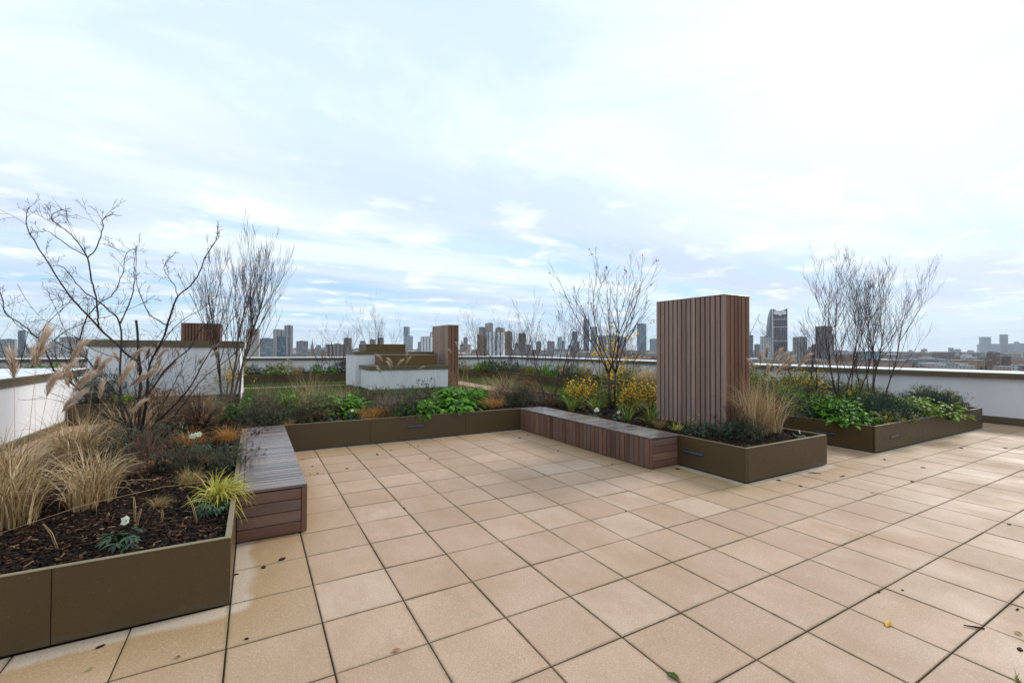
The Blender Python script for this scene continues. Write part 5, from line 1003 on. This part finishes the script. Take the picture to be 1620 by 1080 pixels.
# ================================================================ perimeter planting
protos = []
for k, (mt, r, h, n, L, w) in enumerate((('bright', .6, .5, 1700, .075, .036), ('deep', .65, .7, 2200, .06, .03), ('olive', .6, .6, 2200, .055, .026), ('lime', .55, .42, 1300, .08, .038), ('rust', .55, .55, 1700, .05, .022), ('conifer', .65, .55, 2600, .05, .014))):
    protos.append(shrub('border_shrub', (0, 0, 0), '', mt, r, h, n, L, w, 120+k, 'shrubs in the perimeter planter', stems=12))
def one(P, i, x, y, rz, s, lb):
    if not P.get('used'): P['used'] = 1; P.location = (x, y, SZ); P.rotation_euler.z = rz; P.scale = (s, s, s); P['label'] = lb; return
    c = copy_tree(P, (x, y, SZ), rz, s, lb)
ORD = 'first second third fourth fifth sixth seventh eighth ninth tenth eleventh twelfth thirteenth fourteenth fifteenth sixteenth seventeenth eighteenth nineteenth twentieth twenty-first twenty-second twenty-third twenty-fourth'.split()
q = random.Random(31); kinds = ['glossy green', 'dark green', 'olive', 'lime green', 'rusty', 'blackish green']
spots = [(-9.6+k*.98, q.uniform(21.2, 22.2)) for k in range(24)]+[(q.uniform(12.3, 13.6), 4.4+k*.85) for k in range(20)]
for i, (x, y) in enumerate(spots):
    k = q.choice((0, 0, 1, 1, 2, 2, 3, 4, 5)) if i > 5 else i; side = i >= 24
    one(protos[k], k, x, y, q.uniform(0, 6), q.uniform(.7, 1.25), f'{kinds[k]} border shrub, {ORD[i-24 if side else i]} '+('from the near end of the right hand perimeter planter' if side else 'from the left in the far perimeter planter'))
for P in protos:
    if 'used' in P: del P['used']
gp = grass('border_grass', (12.3, 9.0, SZ), 'dry straw tuft in the perimeter planter', 'straw', 200, .8, .15, .4, 1.1, .005, seed=140, group='dry grasses in the perimeter planter', clumps=2)
for i in range(11): copy_tree(gp, (q.uniform(12.2, 13.6), 6+i*1.3, SZ) if i < 7 else (2.6*i-24, 21.3, SZ), q.uniform(0, 6), q.uniform(.8, 1.2), 'dry straw tuft in the perimeter planter')
g1, _ = bare_tree((0, 0, 0), '', 2.8, 4, 1.7, 141, 'small bare trees in the perimeter planter', kids=(6, 4, 2), r=.02, trop=.05, tilt=.35, base=.1, buds=False)
g2, _ = bare_tree((0, 0, 0), '', 3.0, 5, 1.3, 142, 'small bare trees in the perimeter planter', kids=(7, 4, 2), r=.018, trop=.09, tilt=.3, base=.15, buds=False)
TR = [(4.05, 21.6, 1., 'open bare tree beside the left edge of the rear white block'), (5.95, 21.7, 1.08, 'fan shaped bare tree rising above the rear bronze roof box'), (10.2, 21.6, .95, 'thin bare tree just right of the slim timber tower'), (12.0, 21.3, 1.05, 'bare tree in front of the orange brown tower'), (12.8, 20.2, 1.1, 'bare tree in front of the white striped estate'), (13.0, 18.4, .95, 'bare tree right of the white striped estate'), (13.1, 16.4, .9, 'bare tree in front of the lone brick tower'), (13.1, 13.6, .72, 'small bare tree left of the tall dark distant towers'), (13.2, 12.1, .95, 'bare tree before the tall dark distant towers'), (13.2, 10.5, .8, 'bare tree behind the forked tree'), (-7.7, 21.6, .98, 'bare tree at the far left beyond the low wall'), (-6.3, 21.8, .9, 'second bare tree at the far left beyond the low wall'), (3.2, 21.5, .75, 'small bare sapling left of the open bare tree')]
for i, (x, y, s, lb) in enumerate(TR):
    P = (g1, g2)[i % 2]
    if i < 2: P.location = (x, y, SZ); P.scale = (s, s, s); P['label'] = lb
    else: copy_tree(P, (x, y, SZ), q.uniform(0, 6), s, lb)
rosette('leafy_perennial', (-2.7, 10.5, SZ), 'lime green leafy plant in the small planter at the end of the left path', 'lime', .3, .25, 90, .15, .06, 150, crowns=4)
shrub('low_shrub', (-3.0, 10.8, SZ), 'dark green shrub in the small planter against the left wall', 'deep', .35, .8, 1500, .05, .024, 151)
shrub('low_shrub', (-1.9, 10.7, SZ), 'brown leaved shrub in the small planter below the white block', 'rust', .4, .5, 900, .04, .018, 152)
yellow((-.5, 10.7, SZ), 'golden shrub at the right end of the small planter', .4, .9, 500, 153, L=.06)
tag(grass('grass_tuft', (3.50, -2.25, .0), 'green grass blade tips poking up at the bottom right corner of the paving', 'iris', 7, .09, .008, .5, .8, .004, seed=301), cat='grass')
# ================================================================ litter
DL = {'bark': ('bark_chip', 'mulch', 'small dark bark chip lying on the paving', 'bark chip', 'bark chips scattered on the paving'), 'brown': ('dead_leaf', 'rust', 'small brown dead leaf on the paving', 'leaf', 'brown dead leaves on the paving')}
LS = iter(['curled orange leaf on the paving at bottom left', 'small orange leaf near the right edge of the paving'])
for i, (x, y, k, s) in enumerate(DEBRIS):
    q = random.Random(200+i); mb = MB(); rz = q.uniform(0, 6)
    if k in ('bark',):
        l, w, h = s*.5, s*q.uniform(.15, .3), .005+s*.05; ring = [(l*cos(a)*q.uniform(.7, 1.05), w*sin(a)*q.uniform(.6, 1.1)) for a in (i2*pi/4 for i2 in range(8))]
        n = len(mb.v); mb.v += [(a, b, 0) for a, b in ring]+[(a*.85, b*.8, h*q.uniform(.5, 1.2)) for a, b in ring]; mb.f.append(tuple(n+8+j for j in range(8))); mb.r.append(.78)
        for j in range(8): mb.f.append((n+j, n+(j+1) % 8, n+8+(j+1) % 8, n+8+j)); mb.r.append(.3)
        D = DL['bark']; o = mb.build(D[0], M['mulch'], loc=(x, y, .0025)); tag(o, D[2], D[3], D[4])
    elif k == 'twig':
        mb.tube([(-s/2, 0, .004), (-s*.1, s*.06, .007), (s/2, 0, .005)], [.004, .006, .003], 5, .1); o = mb.build('twig', M['mulch'], loc=(x, y, .002))
        tag(o, {0: 'dark curved twig in a paving joint near the right edge', 1: 'dark thin stick on the paving right of the planter corner', 2: 'dark thin stick just beyond the first one'}[{.1: 0, .16: 1, .14: 2}[s]], 'twig')
    else:
        mat = {'orange': 'gold', 'brown': 'rust', 'red': 'rust', 'green': 'olive', 'yellow': 'gold'}[k]
        mb.leaf(V((-s/2, 0, .004)), V((1, 0, .06)), V((0, 0, 1)), s, s*.45, {'orange': .15, 'brown': .5, 'red': .9, 'green': .3, 'yellow': .45}[k], .35, .12)
        o = mb.build('dead_leaf', M[mat], loc=(x, y, .004)); lb = {'orange': None, 'brown': DL['brown'][2], 'red': 'red brown curled leaf on the paving near the bottom', 'green': 'green leaf lying in a paving joint at the bottom edge', 'yellow': 'long yellow leaf on the paving at lower right'}[k]
        tag(o, lb or next(LS), 'leaf', DL['brown'][4] if k == 'brown' else None)
    o.rotation_euler.z = rz
    if k in ('bark', 'brown', 'red'): o.rotation_euler.x = q.gauss(0, .05)
HAZE = .00006
# ================================================================ haze
hz = MB(); hz.box((-9000, -9000, -37.2), (9000, 9000, 300)); 
m = bpy.data.materials.new('thin haze'); m.use_nodes = True; t = m.node_tree; t.nodes.clear(); pv = nd(t, 'ShaderNodeVolumePrincipled', i_Density=HAZE); pv.inputs['Color'].default_value = (.82, .88, .96, 1); pv.inputs['Anisotropy'].default_value = 0
mo = nd(t, 'ShaderNodeOutputMaterial'); t.links.new(pv.outputs[0], mo.inputs['Volume'])
tag(hz.build('haze', m), 'thin blue haze over the distant city', kind='stuff')
